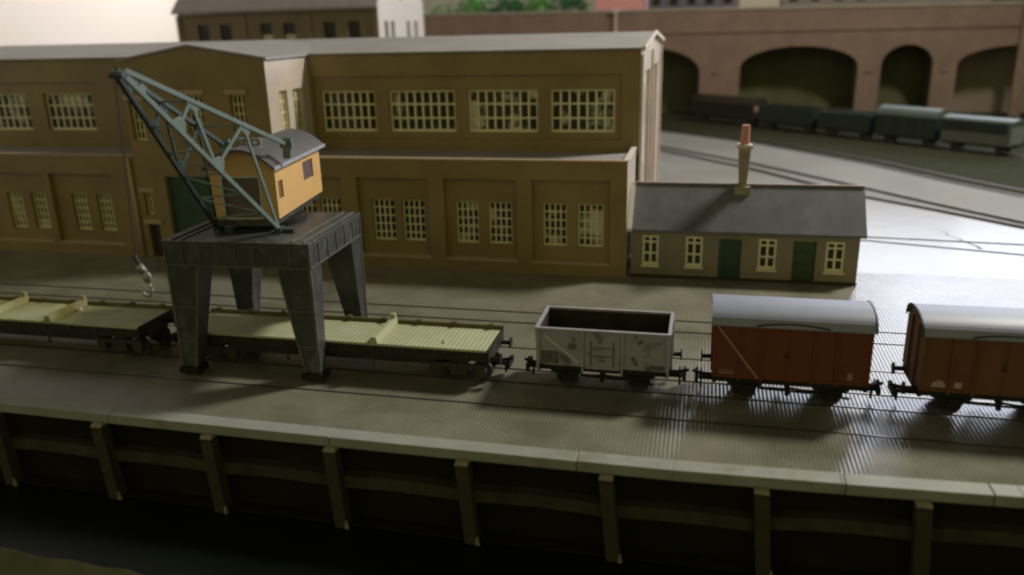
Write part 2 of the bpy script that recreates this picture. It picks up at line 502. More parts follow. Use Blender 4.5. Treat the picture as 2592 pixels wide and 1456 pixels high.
# room walls: the left one seen above the roofs, the far one with its bright window opening
tag(MB().box(-81, -80, -40, 195, -10, 90).build('room_wall', M['wall_paint']), 'plain pale cream room wall rising behind the factory roof', 'wall')
rw = MB()
f = south(190.0)
rw.facade(f, -80, 230, -6, 110, [(25.0, 195.0, 15.2, 96.0)], 1.2)
far_wall = rw.build('window_wall', M['wall_paint'])
tag(far_wall, 'far room wall with a wide bright window opening at upper right', 'wall')

# ------------------------------------------------------------------ quay wall and timbers
qw = thing('quay_wall', (-75, 24, -3.5), 'dark weathered quay wall dropping to black water under a pale stone edge', 'quay wall')
m1, m2, m3 = MB(), MB(), MB()
for (a, ya), (b, yb) in zip(QF, QF[1:]):
    m1.hexa([(a, ya + 0.45, -4), (b, yb + 0.45, -4), (b, yb + 1.2, -4), (a, ya + 1.2, -4),
             (a, ya + 0.45, -0.34), (b, yb + 0.45, -0.34), (b, yb + 1.2, -0.34), (a, ya + 1.2, -0.34)])
    m3.hexa([(a, ya - 0.1, -3.62), (b, yb - 0.1, -3.62), (b, yb + 0.5, -3.6), (a, ya + 0.5, -3.6),
             (a, ya - 0.1, -3.40), (b, yb - 0.1, -3.40), (b, yb + 0.5, -3.36), (a, ya + 0.5, -3.36)])
xs = [-75, -62, -50, -40, -30.5, -21.5, -12.4, -3.6, 4.72, 8.9, 16, 26, 45]
cp_pts = sorted(set(xs + [q[0] for q in QF]))
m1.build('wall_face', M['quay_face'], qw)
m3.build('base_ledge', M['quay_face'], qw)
for a, b in zip(xs, xs[1:]):
    c = MB()
    pts = [p for p in cp_pts if a <= p <= b]
    j = random.uniform(-0.012, 0.012)
    for p, q in zip(pts, pts[1:]):
        pa = p + (0.012 if p == a else 0); qb = q - (0.012 if q == b else 0)
        c.hexa([(pa, qf(pa), -0.36), (qb, qf(qb), -0.36), (qb, qf(qb) + 0.68, -0.36), (pa, qf(pa) + 0.68, -0.36),
                (pa, qf(pa), 0.03 + j), (qb, qf(qb), 0.03 + j), (qb, qf(qb) + 0.68, 0.03 + j), (pa, qf(pa) + 0.68, 0.03 + j)])
    c.build('coping', M['coping'], qw, bevel=0.025)
PX = [-31.6, -26.75, -21.9, -17.2, -12.32, -7.48, -2.6, 2.25, 6.95, 11.8]
for a, b in zip([-40] + PX, PX + [17]):      # horizontal timbers sag a little towards each post
    w = MB()
    n = 5
    for i in range(n):
        t0, t1 = i / n, (i + 1) / n
        p, q = a + (b - a) * t0, a + (b - a) * t1
        z0 = -1.46 - 0.10 * abs(2 * t0 - 1) ** 2 + (0.20 if b > 3 else 0) * min(1, max(0, (p + 2) / 8))
        z1 = -1.46 - 0.10 * abs(2 * t1 - 1) ** 2 + (0.20 if b > 3 else 0) * min(1, max(0, (q + 2) / 8))
        w.hexa([(p, qf(p) + 0.02, z0 - 0.44), (q, qf(q) + 0.02, z1 - 0.44), (q, qf(q) + 0.46, z1 - 0.44), (p, qf(p) + 0.46, z0 - 0.44),
                (p, qf(p) + 0.06, z0), (q, qf(q) + 0.06, z1), (q, qf(q) + 0.46, z1 + 0.03), (p, qf(p) + 0.46, z0 + 0.03)])
    w.build('waling', M['timber'], qw)
POST_LABEL = {-31.6: None, -26.75: 'dark timber fender post at the far left edge of the quay wall',
              -21.9: 'timber fender post leaning under the quay edge left of the crane legs',
              -17.2: 'timber fender post with pale cap below the left front crane leg',
              -12.32: 'timber fender post with bright chipped foot below the right front crane leg',
              -7.48: 'timber fender post in front of the right end of the cream flat wagon',
              -2.6: 'timber fender post under the quay edge in front of the grey open wagon',
              2.25: 'tall timber fender post under the quay edge in front of the red van',
              6.95: 'shadowed timber fender post below the gap between the two vans', 11.8: None}
for i, x in enumerate(PX):
    lab = POST_LABEL[x]
    if lab is None:
        continue
    y = qf(x) - 0.33
    t = thing('fender_post', (x, y, -3.7), lab, 'post', 'timber fender posts along the quay wall')
    dx = 0.26 + random.uniform(-0.05, 0.05)
    w = 0.235
    p = MB().hexa([(x - w + dx, y, -3.8), (x + w + dx, y, -3.8), (x + w + dx, y + 0.5, -3.8), (x - w + dx, y + 0.5, -3.8),
                   (x - w, y + 0.04, -0.42), (x + w, y + 0.04, -0.42), (x + w, y + 0.5, -0.42), (x - w, y + 0.5, -0.42)])
    p.build('post', M['timber'], t, bevel=0.03)
    MB().hexa([(x - w, y + 0.04, -0.417), (x + w, y + 0.04, -0.417), (x + w, y + 0.5, -0.417), (x - w, y + 0.5, -0.417),
               (x - w + .03, y + 0.16, -0.30), (x + w - .03, y + 0.16, -0.30), (x + w - .03, y + 0.5, -0.30), (x - w + .03, y + 0.5, -0.30)]).build('cap', M['timber_cap'], t)
    # chipped pale foot on the right arris
    MB().hexa([(x + w + dx - .12, y - .02, -3.5), (x + w + dx + .05, y - .02, -3.5), (x + w + dx + .05, y + .1, -3.5), (x + w + dx - .12, y + .1, -3.5),
               (x + w + dx - .06, y - .008, -3.12), (x + w + dx - .02, y - .008, -3.12), (x + w + dx - .02, y + .05, -3.12), (x + w + dx - .06, y + .05, -3.12)]).build('foot', M['timber_chip'], t)

# ------------------------------------------------------------------ inset tracks
def inset_track(label, lines, slot=0.15, head=0.06, z=0.0, group='rail tracks let into the paving', heads=True):
    t = thing('rail_track', (*lines[0][0], z), label, 'track', group)
    for ln in lines:
        s, r = MB(), MB()
        for (p, q) in zip(ln, ln[1:]):
            d = Vector((q[0] - p[0], q[1] - p[1])).normalized()
            n = Vector((-d.y, d.x))
            P, Q = Vector(p), Vector(q)
            a, b, c, e = P - n * slot / 2, Q - n * slot / 2, Q + n * slot / 2, P + n * slot / 2
            s.quad((*a, z + 0.004), (*b, z + 0.004), (*c, z + 0.004), (*e, z + 0.004))
            o = n * (slot / 2 - head / 2 - 0.015)
            r.bar((*(P + o), z + 0.012), (*(Q + o), z + 0.012), head, 0.024)
        ro = r.build('rail', M['rail'], t)
        s.build('groove', M['slot'], ro, fix=False)
    return t
inset_track('inset rail track under the row of wagons on the quay', [[(-75, 29.05), (45, 29.05)], [(-75, 30.31), (45, 30.31)]], 0.16)
inset_track('empty inset rail track running in front of the brick factory', [[(-75, 37.18), (45, 37.18)], [(-75, 35.72), (45, 35.72)]], 0.17)
inset_track('inset crane rail nearest the quay edge', [[(-75, 26.98), (45, 26.9)]], 0.13)
inset_track('inset crane rail behind the row of wagons', [[(-75, 32.6), (45, 32.6)]], 0.13)
inset_track('inset rail track running behind the hut across the glaring white paving', [[(-20, 57.5), (8, 54.8), (10.3, 54.75), (19.3, 54.0), (45, 51.8)], [(-20, 56.4), (8, 53.9), (10.3, 53.8), (18.5, 51.6), (45, 46.2)]], 0.34)
inset_track('curved yard track along the edge of the shining paving', [[(-20, 104), (-5, 93.8), (4.45, 83.0), (11.4, 73.6), (16.9, 65.7), (21.3, 59.9), (34, 48.2)], [(-20, 101), (-4.8, 91), (4.3, 79.9), (12.2, 67.9), (16.4, 63.6), (20.8, 58.6), (33, 47.2)]], 0.95, 0.07, 0.006)
inset_track('outer curved yard track beside the dark ballast and stored wagons', [[(-20, 117), (-5.7, 107.5), (6.3, 96.0), (15.0, 84.1), (20.2, 74.8), (24.2, 68.9), (36, 55.5)], [(-20, 119.5), (-5.7, 110), (6.9, 98.2), (16.0, 86.0), (21.5, 76.3), (25.6, 70.2), (38, 56.6)]], 0.7, 0.12, 0.006)
inset_track('ballasted siding under the stored wagons by the viaduct', [[(-20, 131.2), (10.2, 107.4), (20, 98.0), (31, 87.5), (45, 74)], [(-20, 133.0), (11.1, 108.4), (20.9, 99.0), (31.9, 88.5), (46, 75)]], 0.4, 0.12, 0.006)

# ------------------------------------------------------------------ the brick factory
YB, YU = 43.6, 48.9
fac = thing('factory_building', (-36, 43.6, 0), 'long two-storey brown brick factory with cream barred windows and a grey roof', 'building')
XL, XR = -70.0, -3.95
TX0, TX1 = -34.25, -24.66      # projecting gabled bay
# --- lower block, right of the bay
panels = [(-24.5, -20.6, 0.76, 5.4), (-19.65, -15.3, 0.76, 5.4), (-14.35, -10.1, 0.76, 5.42), (-9.22, -4.86, 0.76, 5.45)]
wins = [(-23.9, -22.5), (-22.2, -20.9), (-18.9, -17.5), (-17.05, -15.65), (-13.78, -12.42), (-11.85, -10.45), (-8.68, -7.3), (-6.7, -5.25)]
lw = MB()
lw.facade(south(YB), TX1, XR, 0, 6.46, panels, 0.30)
for p in panels:
    inner = MB()
    hs = [(a, b, 1.6, 4.08) for a, b in wins if p[0] < a < p[1]]
    inner.facade(south(YB), p[0], p[1], p[2], p[3], hs, 0.34, 0.30)
    inner.build('recessed_panel', M['brick'], fac, fix=False)
lw.build('lower_wall', M['brick'], fac, fix=False)
lw = MB()
# --- lower block, left of the bay
lpan = [(-46.6, -41.3, 0.8, 5.3), (-40.8, -35.9, 0.8, 5.3), (-52.6, -47.4, 0.8, 5.3), (-58.6, -53.4, 0.8, 5.3)]
lwin = [(-44.6, -43.4), (-42.75, -41.55), (-39.6, -38.45), (-37.75, -36.6), (-51.6, -50.3), (-49.5, -48.2), (-57.4, -56.1), (-55.4, -54.1)]
lw.facade(south(YB), XL, TX0, 0, 6.46, lpan, 0.30)
for p in lpan:
    inner = MB()
    hs = [(a, b, 1.55, 3.95) for a, b in lwin if p[0] < a < p[1]]
    inner.facade(south(YB), p[0], p[1], p[2], p[3], hs, 0.34, 0.30)
    inner.build('recessed_panel', M['brick'], fac, fix=False)
lw.build('lower_wall', M['brick'], fac, fix=False)
# pale sloped sills along the bottoms of the recesses
for p in panels + lpan:
    MB().hexa([(p[0] + .01, YB - 0.03, p[2] - 0.08), (p[1] - .01, YB - 0.03, p[2] - 0.08), (p[1] - .01, YB + 0.28, p[2] - 0.08), (p[0] + .01, YB + 0.28, p[2] - 0.08),
               (p[0] + .01, YB - 0.03, p[2] + 0.01), (p[1] - .01, YB - 0.03, p[2] + 0.01), (p[1] - .01, YB + 0.28, p[2] + 0.07), (p[0] + .01, YB + 0.28, p[2] + 0.07)]).build('sill', M['sill'], fac)
for i, (a, b) in enumerate(wins):
    window(fac, south(YB), a + .01, b - .01, 1.61, 4.07, 0.52, 4, 5, 0.085, pm=M['patchy_pane'] if i >= 4 else M['pane'])
for a, b in lwin:
    window(fac, south(YB), a + .01, b - .01, 1.56, 3.94, 0.52, 4, 5, 0.085, pm=M['patchy_pane'] if a < -41 else M['pane'])
# flat ledge roof between the storeys, with a low parapet lip
lr = MB()
lr.box(TX1 + .004, XR - .1, YB + 0.30, YU - .004, 6.10, 6.22)
lr.box(XL, TX0 - .004, YB + 0.30, YU - .004, 6.10, 6.22)
lr.build('ledge_roof', M['roof_felt'], fac)
lc = MB()
lc.box(TX1 + .004, XR + 0.02, YB - 0.05, YB + 0.30, 6.463, 6.56)
lc.box(XL, TX0 - .004, YB - 0.05, YB + 0.30, 6.463, 6.56)
lc.build('parapet_coping', M['sill'], fac)
lb = MB()
lb.box(TX1 + .004, XR - .1, YB + 0.29, YB + 0.3, 6.22, 6.46).box(XL, TX0 - .004, YB + 0.29, YB + 0.3, 6.22, 6.46)
lb.build('parapet_back', M['brick'], fac)
# --- upper storey
XU = -3.80
uw = [(-24.05, -20.35), (-19.45, -15.1), (-14.3, -9.9), (-9.15, -5.25)]
uwl = [(-50.4, -46.35), (-45.0, -41.1), (-56.0, -51.9), (-61.6, -57.5)]
up = MB()
rec = [(-24.45, -4.85, 6.9, 10.75)]
recl = [(-63.0, -40.4, 6.75, 10.6)]
up.facade(south(YU), TX1, XU, 6.0, 12.1, rec, 0.16)
up.facade(south(YU), rec[0][0], rec[0][1], rec[0][2], rec[0][3], [(a, b, 7.3, 9.88) for a, b in uw], 0.36, 0.16)
up.facade(south(YU), XL, TX0, 6.0, 12.1, recl, 0.16)
up.facade(south(YU), recl[0][0], recl[0][1], recl[0][2], recl[0][3], [(a, b, 7.3, 9.85) for a, b in uwl], 0.36, 0.16)
up.build('upper_wall', M['brick'], fac, fix=False)
for i, (a, b) in enumerate(uw):
    window(fac, south(YU), a + .01, b - .01, 7.31, 9.87, 0.40, 7 if i in (0, 3) else 8, 3, 0.13, pm=M['patchy_pane'] if i else M['pane'])
for a, b in uwl:
    window(fac, south(YU), a + .01, b - .01, 7.31, 9.84, 0.40, 7, 3, 0.12, pm=M['patchy_pane'])
# --- end walls (facing right)
DEP = 20.0
ew = MB()
fe = east(XU)
slots = [(YU + 3.2, YU + 8.6, 0.6, 10.6), (YU + 11.0, YU + 16.6, 0.6, 10.6)]
ew.facade(fe, YU, YU + DEP, 0, 12.1, slots, 0.25)
ew.add([fe(YU, 12.1, 0), fe(YU + DEP, 12.1, 0), fe(YU + DEP / 2, 12.83, 0)], [(0, 1, 2)])
for s_ in slots:
    hs = [(s_[0] + 1.4, s_[1] - 1.4, 6.9, 9.7), (s_[0] + 1.4, s_[1] - 1.4, 1.4, 4.4)]
    ew.facade(fe, s_[0], s_[1], s_[2], s_[3], hs, 0.3, 0.25)
ew.facade(east(XR), YB, YU, 0, 6.46, [], 0)
ew.build('end_wall_lit', M['end_wall_lit'], fac, fix=False)
for s_ in slots:
    for (w0, w1) in ((6.9, 9.7), (1.4, 4.4)):
        window(fac, fe, s_[0] + 1.41, s_[1] - 1.41, w0 + .01, w1 - .01, 0.45, 4, 4, 0.10)
for y0 in (YU - 0.02, YU + 9.3, YU + DEP - 0.7):
    MB().box(XU + 0.003, XU + 0.16, y0 + (0.02 if y0 < YU else 0), y0 + 0.7, 0, 11.8).build('pilaster', M['end_wall_lit'], fac)
pc = MB().box(XR - 0.25, XR + 0.05, YB + .31, YU - .004, 6.463, 6.56)
pc.build('end_coping', M['pale_stone'], fac)
# back and left closing walls
MB().box(XL, XU - .02, YU + DEP - 0.2, YU + DEP, 0, 12.05).build('back_wall', M['brick'], fac)
# --- main roof: two shallow slopes, slightly overhanging
rf = MB()
x0, x1 = XL, XU + 0.18
y0, ym, y1 = YU - 0.18, YU + DEP / 2, YU + DEP + 0.18
rf.extrude([(y0, 12.10), (ym, 12.84), (y1, 12.10), (y1, 12.19), (ym, 12.93), (y0, 12.19)], 'x', x0, x1)
roof = rf.build('roof', M['roof_felt'], fac)
vg = MB()
vg.extrude([(y0 - .02, 12.02), (ym, 12.78), (y1 + .02, 12.02), (y1 + .02, 12.27), (ym, 13.01), (y0 - .02, 12.27)], 'x', x1 + 0.003, x1 + 0.10)
vg.build('verge', M['pale_stone'], roof)
# --- projecting gabled bay
cx = (TX0 + TX1) / 2
twins = [(-34.0, -33.05, 7.4, 9.8), (-30.1, -29.0, 7.9, 10.1), (-27.15, -26.2, 7.9, 10.1)]
tlow = [(-34.0, -33.4, 2.75, 4.2)]
door_b = (-32.3, -27.4, 0.05, 5.25)
door_s = (-34.0, -33.2, 0.05, 2.2)
tw = MB()
f = south(YB - 0.02)
tw.facade(f, TX0, TX1, 0, 12.05, twins + tlow + [door_b, door_s], 0.45)
tw.add([f(TX0, 12.05, 0), f(TX1, 12.05, 0), f(cx, 12.82, 0)], [(0, 1, 2)])
tw.build('bay_wall', M['brick'], fac, fix=False)
ts = MB()
fs_ = east(TX1)
swin = [(YB + 1.3, YB + 2.3, 7.6, 10.2), (YB + 3.0, YB + 4.3, 7.6, 10.2)]
ts.facade(fs_, YB - 0.02, YU, 6.0, 12.05, swin, 0.3)
ts.build('bay_side_wall', M['end_wall_lit'], fac, fix=False)
tl = MB().facade(lambda u, w, d: (TX0 + d, u, w), YB - 0.02, YU, 6.0, 12.05, [], 0)
tl.build('bay_side_wall', M['brick'], fac, fix=False)
for a, b, c, d in swin:
    window(fac, fs_, a + .01, b - .01, c + .01, d - .01, 0.18, 2, 4, 0.10, fm=M['hut_frame'], pm=M['pale_glass'])
for a, b, c, d in twins:
    window(fac, f, a + .01, b - .01, c + .01, d - .01, 0.3, 3, 4, 0.09)
    MB().box(a - .25, b + .25, YB - 0.12, YB - 0.024, d + 0.05, d + 0.32).build('lintel', M['sill'], fac)
for a, b, c, d in tlow:
    window(fac, f, a + .01, b - .01, c + .01, d - .01, 0.3, 2, 3, 0.09)
    MB().box(a - .25, b + .25, YB - 0.12, YB - 0.024, d + 0.05, d + 0.30).build('lintel', M['sill'], fac)
MB().box(door_s[0] - .2, door_s[1] + .25, YB - 0.14, YB - 0.024, 2.24, 2.5).build('lintel', M['sill'], fac)
MB().box(door_b[0] + .005, door_b[1] - .005, YB + 0.30, YB + 0.40, 0.05, 5.24).build('door', M['green_door'], fac)['label'] = 'tall dark green sliding door'
MB().box(door_s[0] + .005, door_s[1] - .005, YB + 0.25, YB + 0.33, 0.05, 2.19).build('door', M['dark_door'], fac)
tr = MB()
tr.extrude([(TX0 - .15, 12.06), (cx, 12.86), (TX1 + .15, 12.06), (TX1 + .15, 12.2), (cx, 13.0), (TX0 - .15, 12.2)], 'y', YB - 0.06, YU + 6.0)
tr.build('bay_roof', M['roof_felt'], fac)
dp = MB()
dp.tube((TX0 - 0.35, YB - 0.12, 0.1), (TX0 - 0.35, YB - 0.12, 6.4), 0.11, 10)
dp.build('downpipe', M['sill'], fac, smooth=True)

# ------------------------------------------------------------------ the hut
hut = thing('hut', (2.2, 45.9, 0), 'low brown brick hut with slate roof and two green doors beside the factory', 'hut')
HX0, HX1, HY, HYB = -3.72, 8.14, 44.05, 47.7
hw_ = [(-3.1, -2.2, .71, 2.4), (-0.75, 0.17, .71, 2.4), (3.08, 4.02, .71, 2.4), (6.5, 7.45, .71, 2.35)]
hd = [(1.01, 2.2, .06, 2.33), (4.85, 6.02, .06, 2.33)]
h = MB()
h.facade(south(HY), HX0, HX1, 0, 2.9, hw_ + hd, 0.22)
h.facade(east(HX1), HY, HYB, 0, 2.9, [], 0)
ym = (HY + HYB) / 2
h.add([(HX1, HY, 2.9), (HX1, HYB, 2.9), (HX1, ym, 4.85)], [(0, 1, 2)])
h.quad((HX0, HYB, 0), (HX0, HYB, 2.9), (HX1, HYB, 2.9), (HX1, HYB, 0))
h.quad((HX0, HY, 0), (HX0, HY, 2.9), (HX0, HYB, 2.9), (HX0, HYB, 0))
h.build('wall', M['hut_wall'], hut, fix=False)
MB().box(HX0 - .02, HX1 + .03, HY - 0.04, HY - .004, 0, 0.16).build('plinth', M['dark_door'], hut)
for a, b, c, d in hw_:
    window(hut, south(HY), a + .005, b - .005, c + .005, d - .005, 0.06, 2, 3, 0.12, fm=M['hut_frame'], rowpos=[0.40, 0.78])
    MB().box(a - .06, b + .06, HY - 0.10, HY + 0.05, c - 0.10, c + .0).build('sill', M['hut_frame'], hut)
for k, (a, b, c, d) in enumerate(hd):
    m = M['green_door'] if k == 0 else M['dark_green_door']
    dr = MB().box(a + .005, b - .005, HY + 0.15, HY + 0.21, c, d - .005)
    for zz in (0.5, 1.05, 1.6):
        dr.box(a + .12, b - .12, HY + 0.12, HY + 0.149, zz, zz + 0.08)
    dr.build('door', m, hut)['label'] = 'bright green door' if k == 0 else 'dark green door'
    jb = MB().box(a + .005, a + .22, HY + 0.0, HY + 0.115, c, d - .005) if k == 0 else MB().box(a + .005, a + .10, HY + 0.02, HY + 0.115, c, d - .005)
    jb.build('door_frame', m, hut)
hr = MB()
hr.extrude([(HY - 0.28, 2.66), (ym, 4.86), (HYB + 0.28, 2.66), (HYB + 0.28, 2.78), (ym, 4.98), (HY - 0.28, 2.78)], 'x', HX0 + 0.05, HX1 + 0.26)
hroof = hr.build('roof', M['slate'], hut)
MB().extrude([(HY - 0.30, 2.64), (ym, 4.86), (ym, 5.0), (HY - 0.30, 2.80)], 'x', HX0 - 0.2, HX0 + 0.046).build('verge', M['pale_stone'], hroof)
MB().box(HX0 + 0.06, HX1 + 0.24, ym - 0.08, ym + 0.08, 4.965, 5.03).build('ridge', M['ridge_tile'], hroof)
chm = MB()
def frus(mb, cx_, cy_, z0, z1, w0, w1):
    mb.hexa([(cx_ - w0, cy_ - w0, z0), (cx_ + w0, cy_ - w0, z0), (cx_ + w0, cy_ + w0, z0), (cx_ - w0, cy_ + w0, z0),
             (cx_ - w1, cy_ - w1, z1), (cx_ + w1, cy_ - w1, z1), (cx_ + w1, cy_ + w1, z1), (cx_ - w1, cy_ + w1, z1)])
ccx, ccy = 2.12, ym - 0.05
frus(chm, ccx, ccy, 4.3, 4.92, 0.42, 0.42); frus(chm, ccx, ccy, 4.92, 6.95, 0.20, 0.32)
chim = chm.build('chimney', M['chimney_stone'], hut)
cc = MB(); frus(cc, ccx, ccy, 6.953, 7.05, 0.35, 0.42); frus(cc, ccx, ccy, 7.053, 7.17, 0.42, 0.38)
cc.build('chimney_cap', M['pale_stone'], chim)
MB().tube((ccx, ccy, 7.172), (ccx, ccy, 8.2), 0.24, 16, 0.21).build('chimney_pot', M['terracotta'], chim, smooth=False)

# ------------------------------------------------------------------ portal crane
PX0, PX1, PY0, PY1, PZ = -21.0, -14.80, 27.55, 33.0, 5.82
cr = thing('portal_crane', (-17.8, 30.3, 0), 'dockside crane on four dark legs with orange cab and grey-green lattice jib', 'crane')
pf = MB()
pf.box(PX0, PX1, PY0, PY0 + 0.5, 4.80, PZ - 0.14)
pf.box(PX0, PX1, PY1 - 0.5, PY1, 4.80, PZ - 0.14)
pf.box(PX0, PX0 + 0.5, PY0 + 0.5, PY1 - 0.5, 4.80, PZ - 0.14)
pf.box(PX1 - 0.5, PX1, PY0 + 0.5, PY1 - 0.5, 4.80, PZ - 0.14)
beam = pf.build('portal_beam', M['crane_steel'], cr, bevel=0.02)
rb = MB()
for i in range(9):
    x = PX0 + 0.03 + (PX1 - PX0 - 0.06) * i / 8
    rb.box(x - .025, x + .025, PY0 - 0.035, PY0 - .002, 4.84, PZ - 0.17)
for i in range(7):
    y = PY0 + 0.03 + (PY1 - PY0 - 0.06) * i / 6
    rb.box(PX1 + .002, PX1 + 0.04, y - .03, y + .03, 4.84, PZ - 0.17)
rb.box(PX0, PX1, PY0 - 0.05, PY0 - .002, 4.79, 4.84); rb.box(PX0, PX1, PY0 - 0.05, PY0 - .002, PZ - 0.17, PZ - 0.14)
rb.box(PX1 + .002, PX1 + .05, PY0, PY1, 4.79, 4.84); rb.box(PX1 + .002, PX1 + .05, PY0, PY1, PZ - 0.17, PZ - 0.14)
rb.build('stiffener', M['crane_rib'], beam)
dk = MB().box(PX0 - 0.06, PX1 + 0.06, PY0 - 0.06, PY1 + 0.06, PZ - 0.137, PZ)
deck = dk.build('deck', M['crane_steel'], cr, bevel=0.02)
for x in (-20.6, -20.2, -15.5, -15.05):
    MB().box(x - .05, x + .05, PY0 + 0.1, PY1 - 0.1, PZ + .003, PZ + 0.06).build('deck_rail', M['crane_rib'], deck)
for sx in (0, 1):
    for sy in (0, 1):
        xo = PX1 if sx else PX0
        yo_ = PY1 if sy else PY0
        dx = -1 if sx else 1
        dy = -1 if sy else 1
        def P(a, b, z):
            return (xo + dx * a, yo_ + dy * b, z)
        def ring(a1, b1, z, a0=0.0, b0=0.0):
            q = [P(a0, b0, z), P(a1, b0, z), P(a1, b1, z), P(a0, b1, z)]
            return q
        lg = MB()
        r0, r1 = ring(0.70, 0.62, 0.36, 0.02, 0.02), ring(1.42, 1.15, 4.797, 0.02, 0.02)
        lg.hexa(r0 + r1)
        leg = lg.build('leg', M['crane_steel'], cr, bevel=0.02)
        tr_ = MB()
        tr_.hexa(ring(0.09, 0.0, 0.4, 0.0, -0.02) [:2] + ring(0.09, 0.02, 0.4, 0.0, 0.019)[2:] + ring(0.09, 0.0, 4.78, 0.0, -0.02)[:2] + ring(0.09, 0.02, 4.78, 0.0, 0.019)[2:])
        tr_.hexa([P(0.61, -0.02, 0.4), P(0.70, -0.02, 0.4), P(0.70, 0.018, 0.4), P(0.61, 0.018, 0.4),
                  P(1.33, -0.02, 4.78), P(1.42, -0.02, 4.78), P(1.42, 0.018, 4.78), P(1.33, 0.018, 4.78)])
        for z in (1.5, 3.0):
            a1 = 0.70 + 0.72 * (z - 0.36) / 4.44
            tr_.hexa([P(0.09, -0.012, z), P(a1, -0.012, z), P(a1, 0.018, z), P(0.09, 0.018, z), P(0.09, -0.012, z + .05), P(a1, -0.012, z + .05), P(a1, 0.018, z + .05), P(0.09, 0.018, z + .05)])
        tr_.hexa([P(-0.02, 0.0, 0.4), P(0.018, 0.0, 0.4), P(0.018, 0.09, 0.4), P(-0.02, 0.09, 0.4), P(-0.02, 0.0, 4.78), P(0.018, 0.0, 4.78), P(0.018, 0.09, 4.78), P(-0.02, 0.09, 4.78)])
        tr_.build('edge_angle', M['crane_rib'], leg)
        ft = MB()
        a, b = P(-0.08, -0.10, 0.10), P(0.80, 0.66, 0.36)
        ft.box(min(a[0], b[0]), max(a[0], b[0]), min(a[1], b[1]), max(a[1], b[1]), 0.10, 0.357)
        cyw = yo_ + dy * 0.28
        ft.build('foot', M['chassis'], leg)
        for k in (0.15, 0.6):
            wx = xo + dx * k
            MB().tube((wx, cyw - 0.07, 0.15), (wx, cyw + 0.07, 0.15), 0.14, 12).build('wheel', M['wheel'], leg)
for c_ in cr.children:                           # the portal stands very slightly askew
    c_.rotation_euler = (0, 0, math.radians(2.2))
# slewing ring
sl = MB().tube((-18.2, 31.2, PZ + .003), (-18.2, 31.2, PZ + 0.22), 1.55, 28)
sl.build('turntable', M['chassis'], cr, smooth=False)
# cab, in its own frame: s runs back along the right face, l runs left along the front
FO = Vector((-16.84, 29.59))
SB = Vector((-0.145, 0.9894))
LL = Vector((-0.9894, -0.145))
def cabp(s, l, z):
    p = FO + SB * s + LL * l
    return (p.x, p.y, z)
CL, CW = 5.8, 2.72
def cabbox(mb, s0, s1, l0, l1, z0, z1):
    mb.hexa([cabp(s0, l0, z0), cabp(s1, l0, z0), cabp(s1, l1, z0), cabp(s0, l1, z0),
             cabp(s0, l0, z1), cabp(s1, l0, z1), cabp(s1, l1, z1), cabp(s0, l1, z1)])
cf = MB(); cabbox(cf, -0.15, CL - 0.1, 0.12, CW - 0.12, PZ + 0.223, 6.297)
cf.build('cab_floor', M['crane_steel'], cr)
def arch_z(l, e=8.48, c=9.10):
    t = (l - CW / 2) / (CW / 2)
    return e + (c - e) * (1 - t * t)
cb = MB()
fr_ = lambda u, w, d: cabp(d, u, w)               # front face (u = l)
rt = lambda u, w, d: cabp(u, d, w)                # right face (u = s)
open_ = (0.62, 2.32, 6.32, 8.08)
cb.facade(fr_, 0, CW, 6.3, 8.48, [open_], 0.10)
rw_ = [(0.24, 0.78, 7.06, 7.80), (3.38, 4.74, 7.22, 8.06)]
cb.facade(rt, 0, CL, 6.3, 8.48, rw_, 0.10)
cb.facade(lambda u, w, d: cabp(u, CW - d, w), 0, CL, 6.3, 8.48, [], 0)
cb.facade(lambda u, w, d: cabp(CL - d, u, w), 0, CW, 6.3, 8.48, [], 0)
n = 12
for s_ in (0, CL):
    for i in range(n):
        a, b = CW * i / n, CW * (i + 1) / n
        cb.quad(cabp(s_, a, 8.48), cabp(s_, b, 8.48), cabp(s_, b, arch_z(b)), cabp(s_, a, arch_z(a)))
cab = cb.build('cab', M['cab_orange'], cr, fix=False)
wp = MB(); cabbox(wp, 3.36, 4.76, 0.06, 0.09, 7.2, 8.08); wp.build('window', M['cab_window'], cab)
wp = MB(); cabbox(wp, 0.22, 0.80, 0.06, 0.09, 7.04, 7.82); wp.build('window', M['cab_slot'], cab)
wp = MB(); cabbox(wp, 0.07, 0.095, 0.60, 2.34, 6.31, 8.10); wp.build('front_panel', M['cab_panel'], cab)
tm = MB()
cabbox(tm, -0.04, -.004, 0.62, 2.34, 8.0, 8.09); cabbox(tm, -0.04, -.004, 0.62, 0.70, 6.45, 7.997)
cabbox(tm, -0.05, -.004, 2.22, 2.36, 6.45, 7.997); cabbox(tm, -0.05, -.004, 0.70, 2.20, 6.28, 6.37)
tm.bar(cabp(-0.03, 2.29, 6.47), cabp(-0.03, 2.18, 6.33), 0.04, 0.12); tm.bar(cabp(-0.03, 0.66, 6.47), cabp(-0.03, 0.74, 6.33), 0.04, 0.10)
tm.build('front_frame', M['cab_trim'], cab)
cr_ = MB()
sec = []
n = 14
for i in range(n + 1):
    l = -0.14 + (CW + 0.28) * i / n
    sec.append((l, arch_z(max(-0.14, min(CW + .14, l))) + 0.01))
vs, fs2 = [], []
for s_ in (-0.38, CL + 0.45):
    for l, z in sec:
        vs.append(cabp(s_, l, z))
    for l, z in sec:
        vs.append(cabp(s_, l, z + 0.10))
K = n + 1
for i in range(n):
    fs2 += [(i, i + 1, 2 * K + i + 1, 2 * K + i), (K + i, 3 * K + i, 3 * K + i + 1, K + i + 1), (i, K + i, K + i + 1, i + 1), (2 * K + i, 2 * K + i + 1, 3 * K + i + 1, 3 * K + i)]
fs2 += [(0, 2 * K, 3 * K, K), (n, K + n, 3 * K + n, 2 * K + n)]
cr_.add(vs, fs2)
cr_.build('roof', M['cab_roof'], cab)
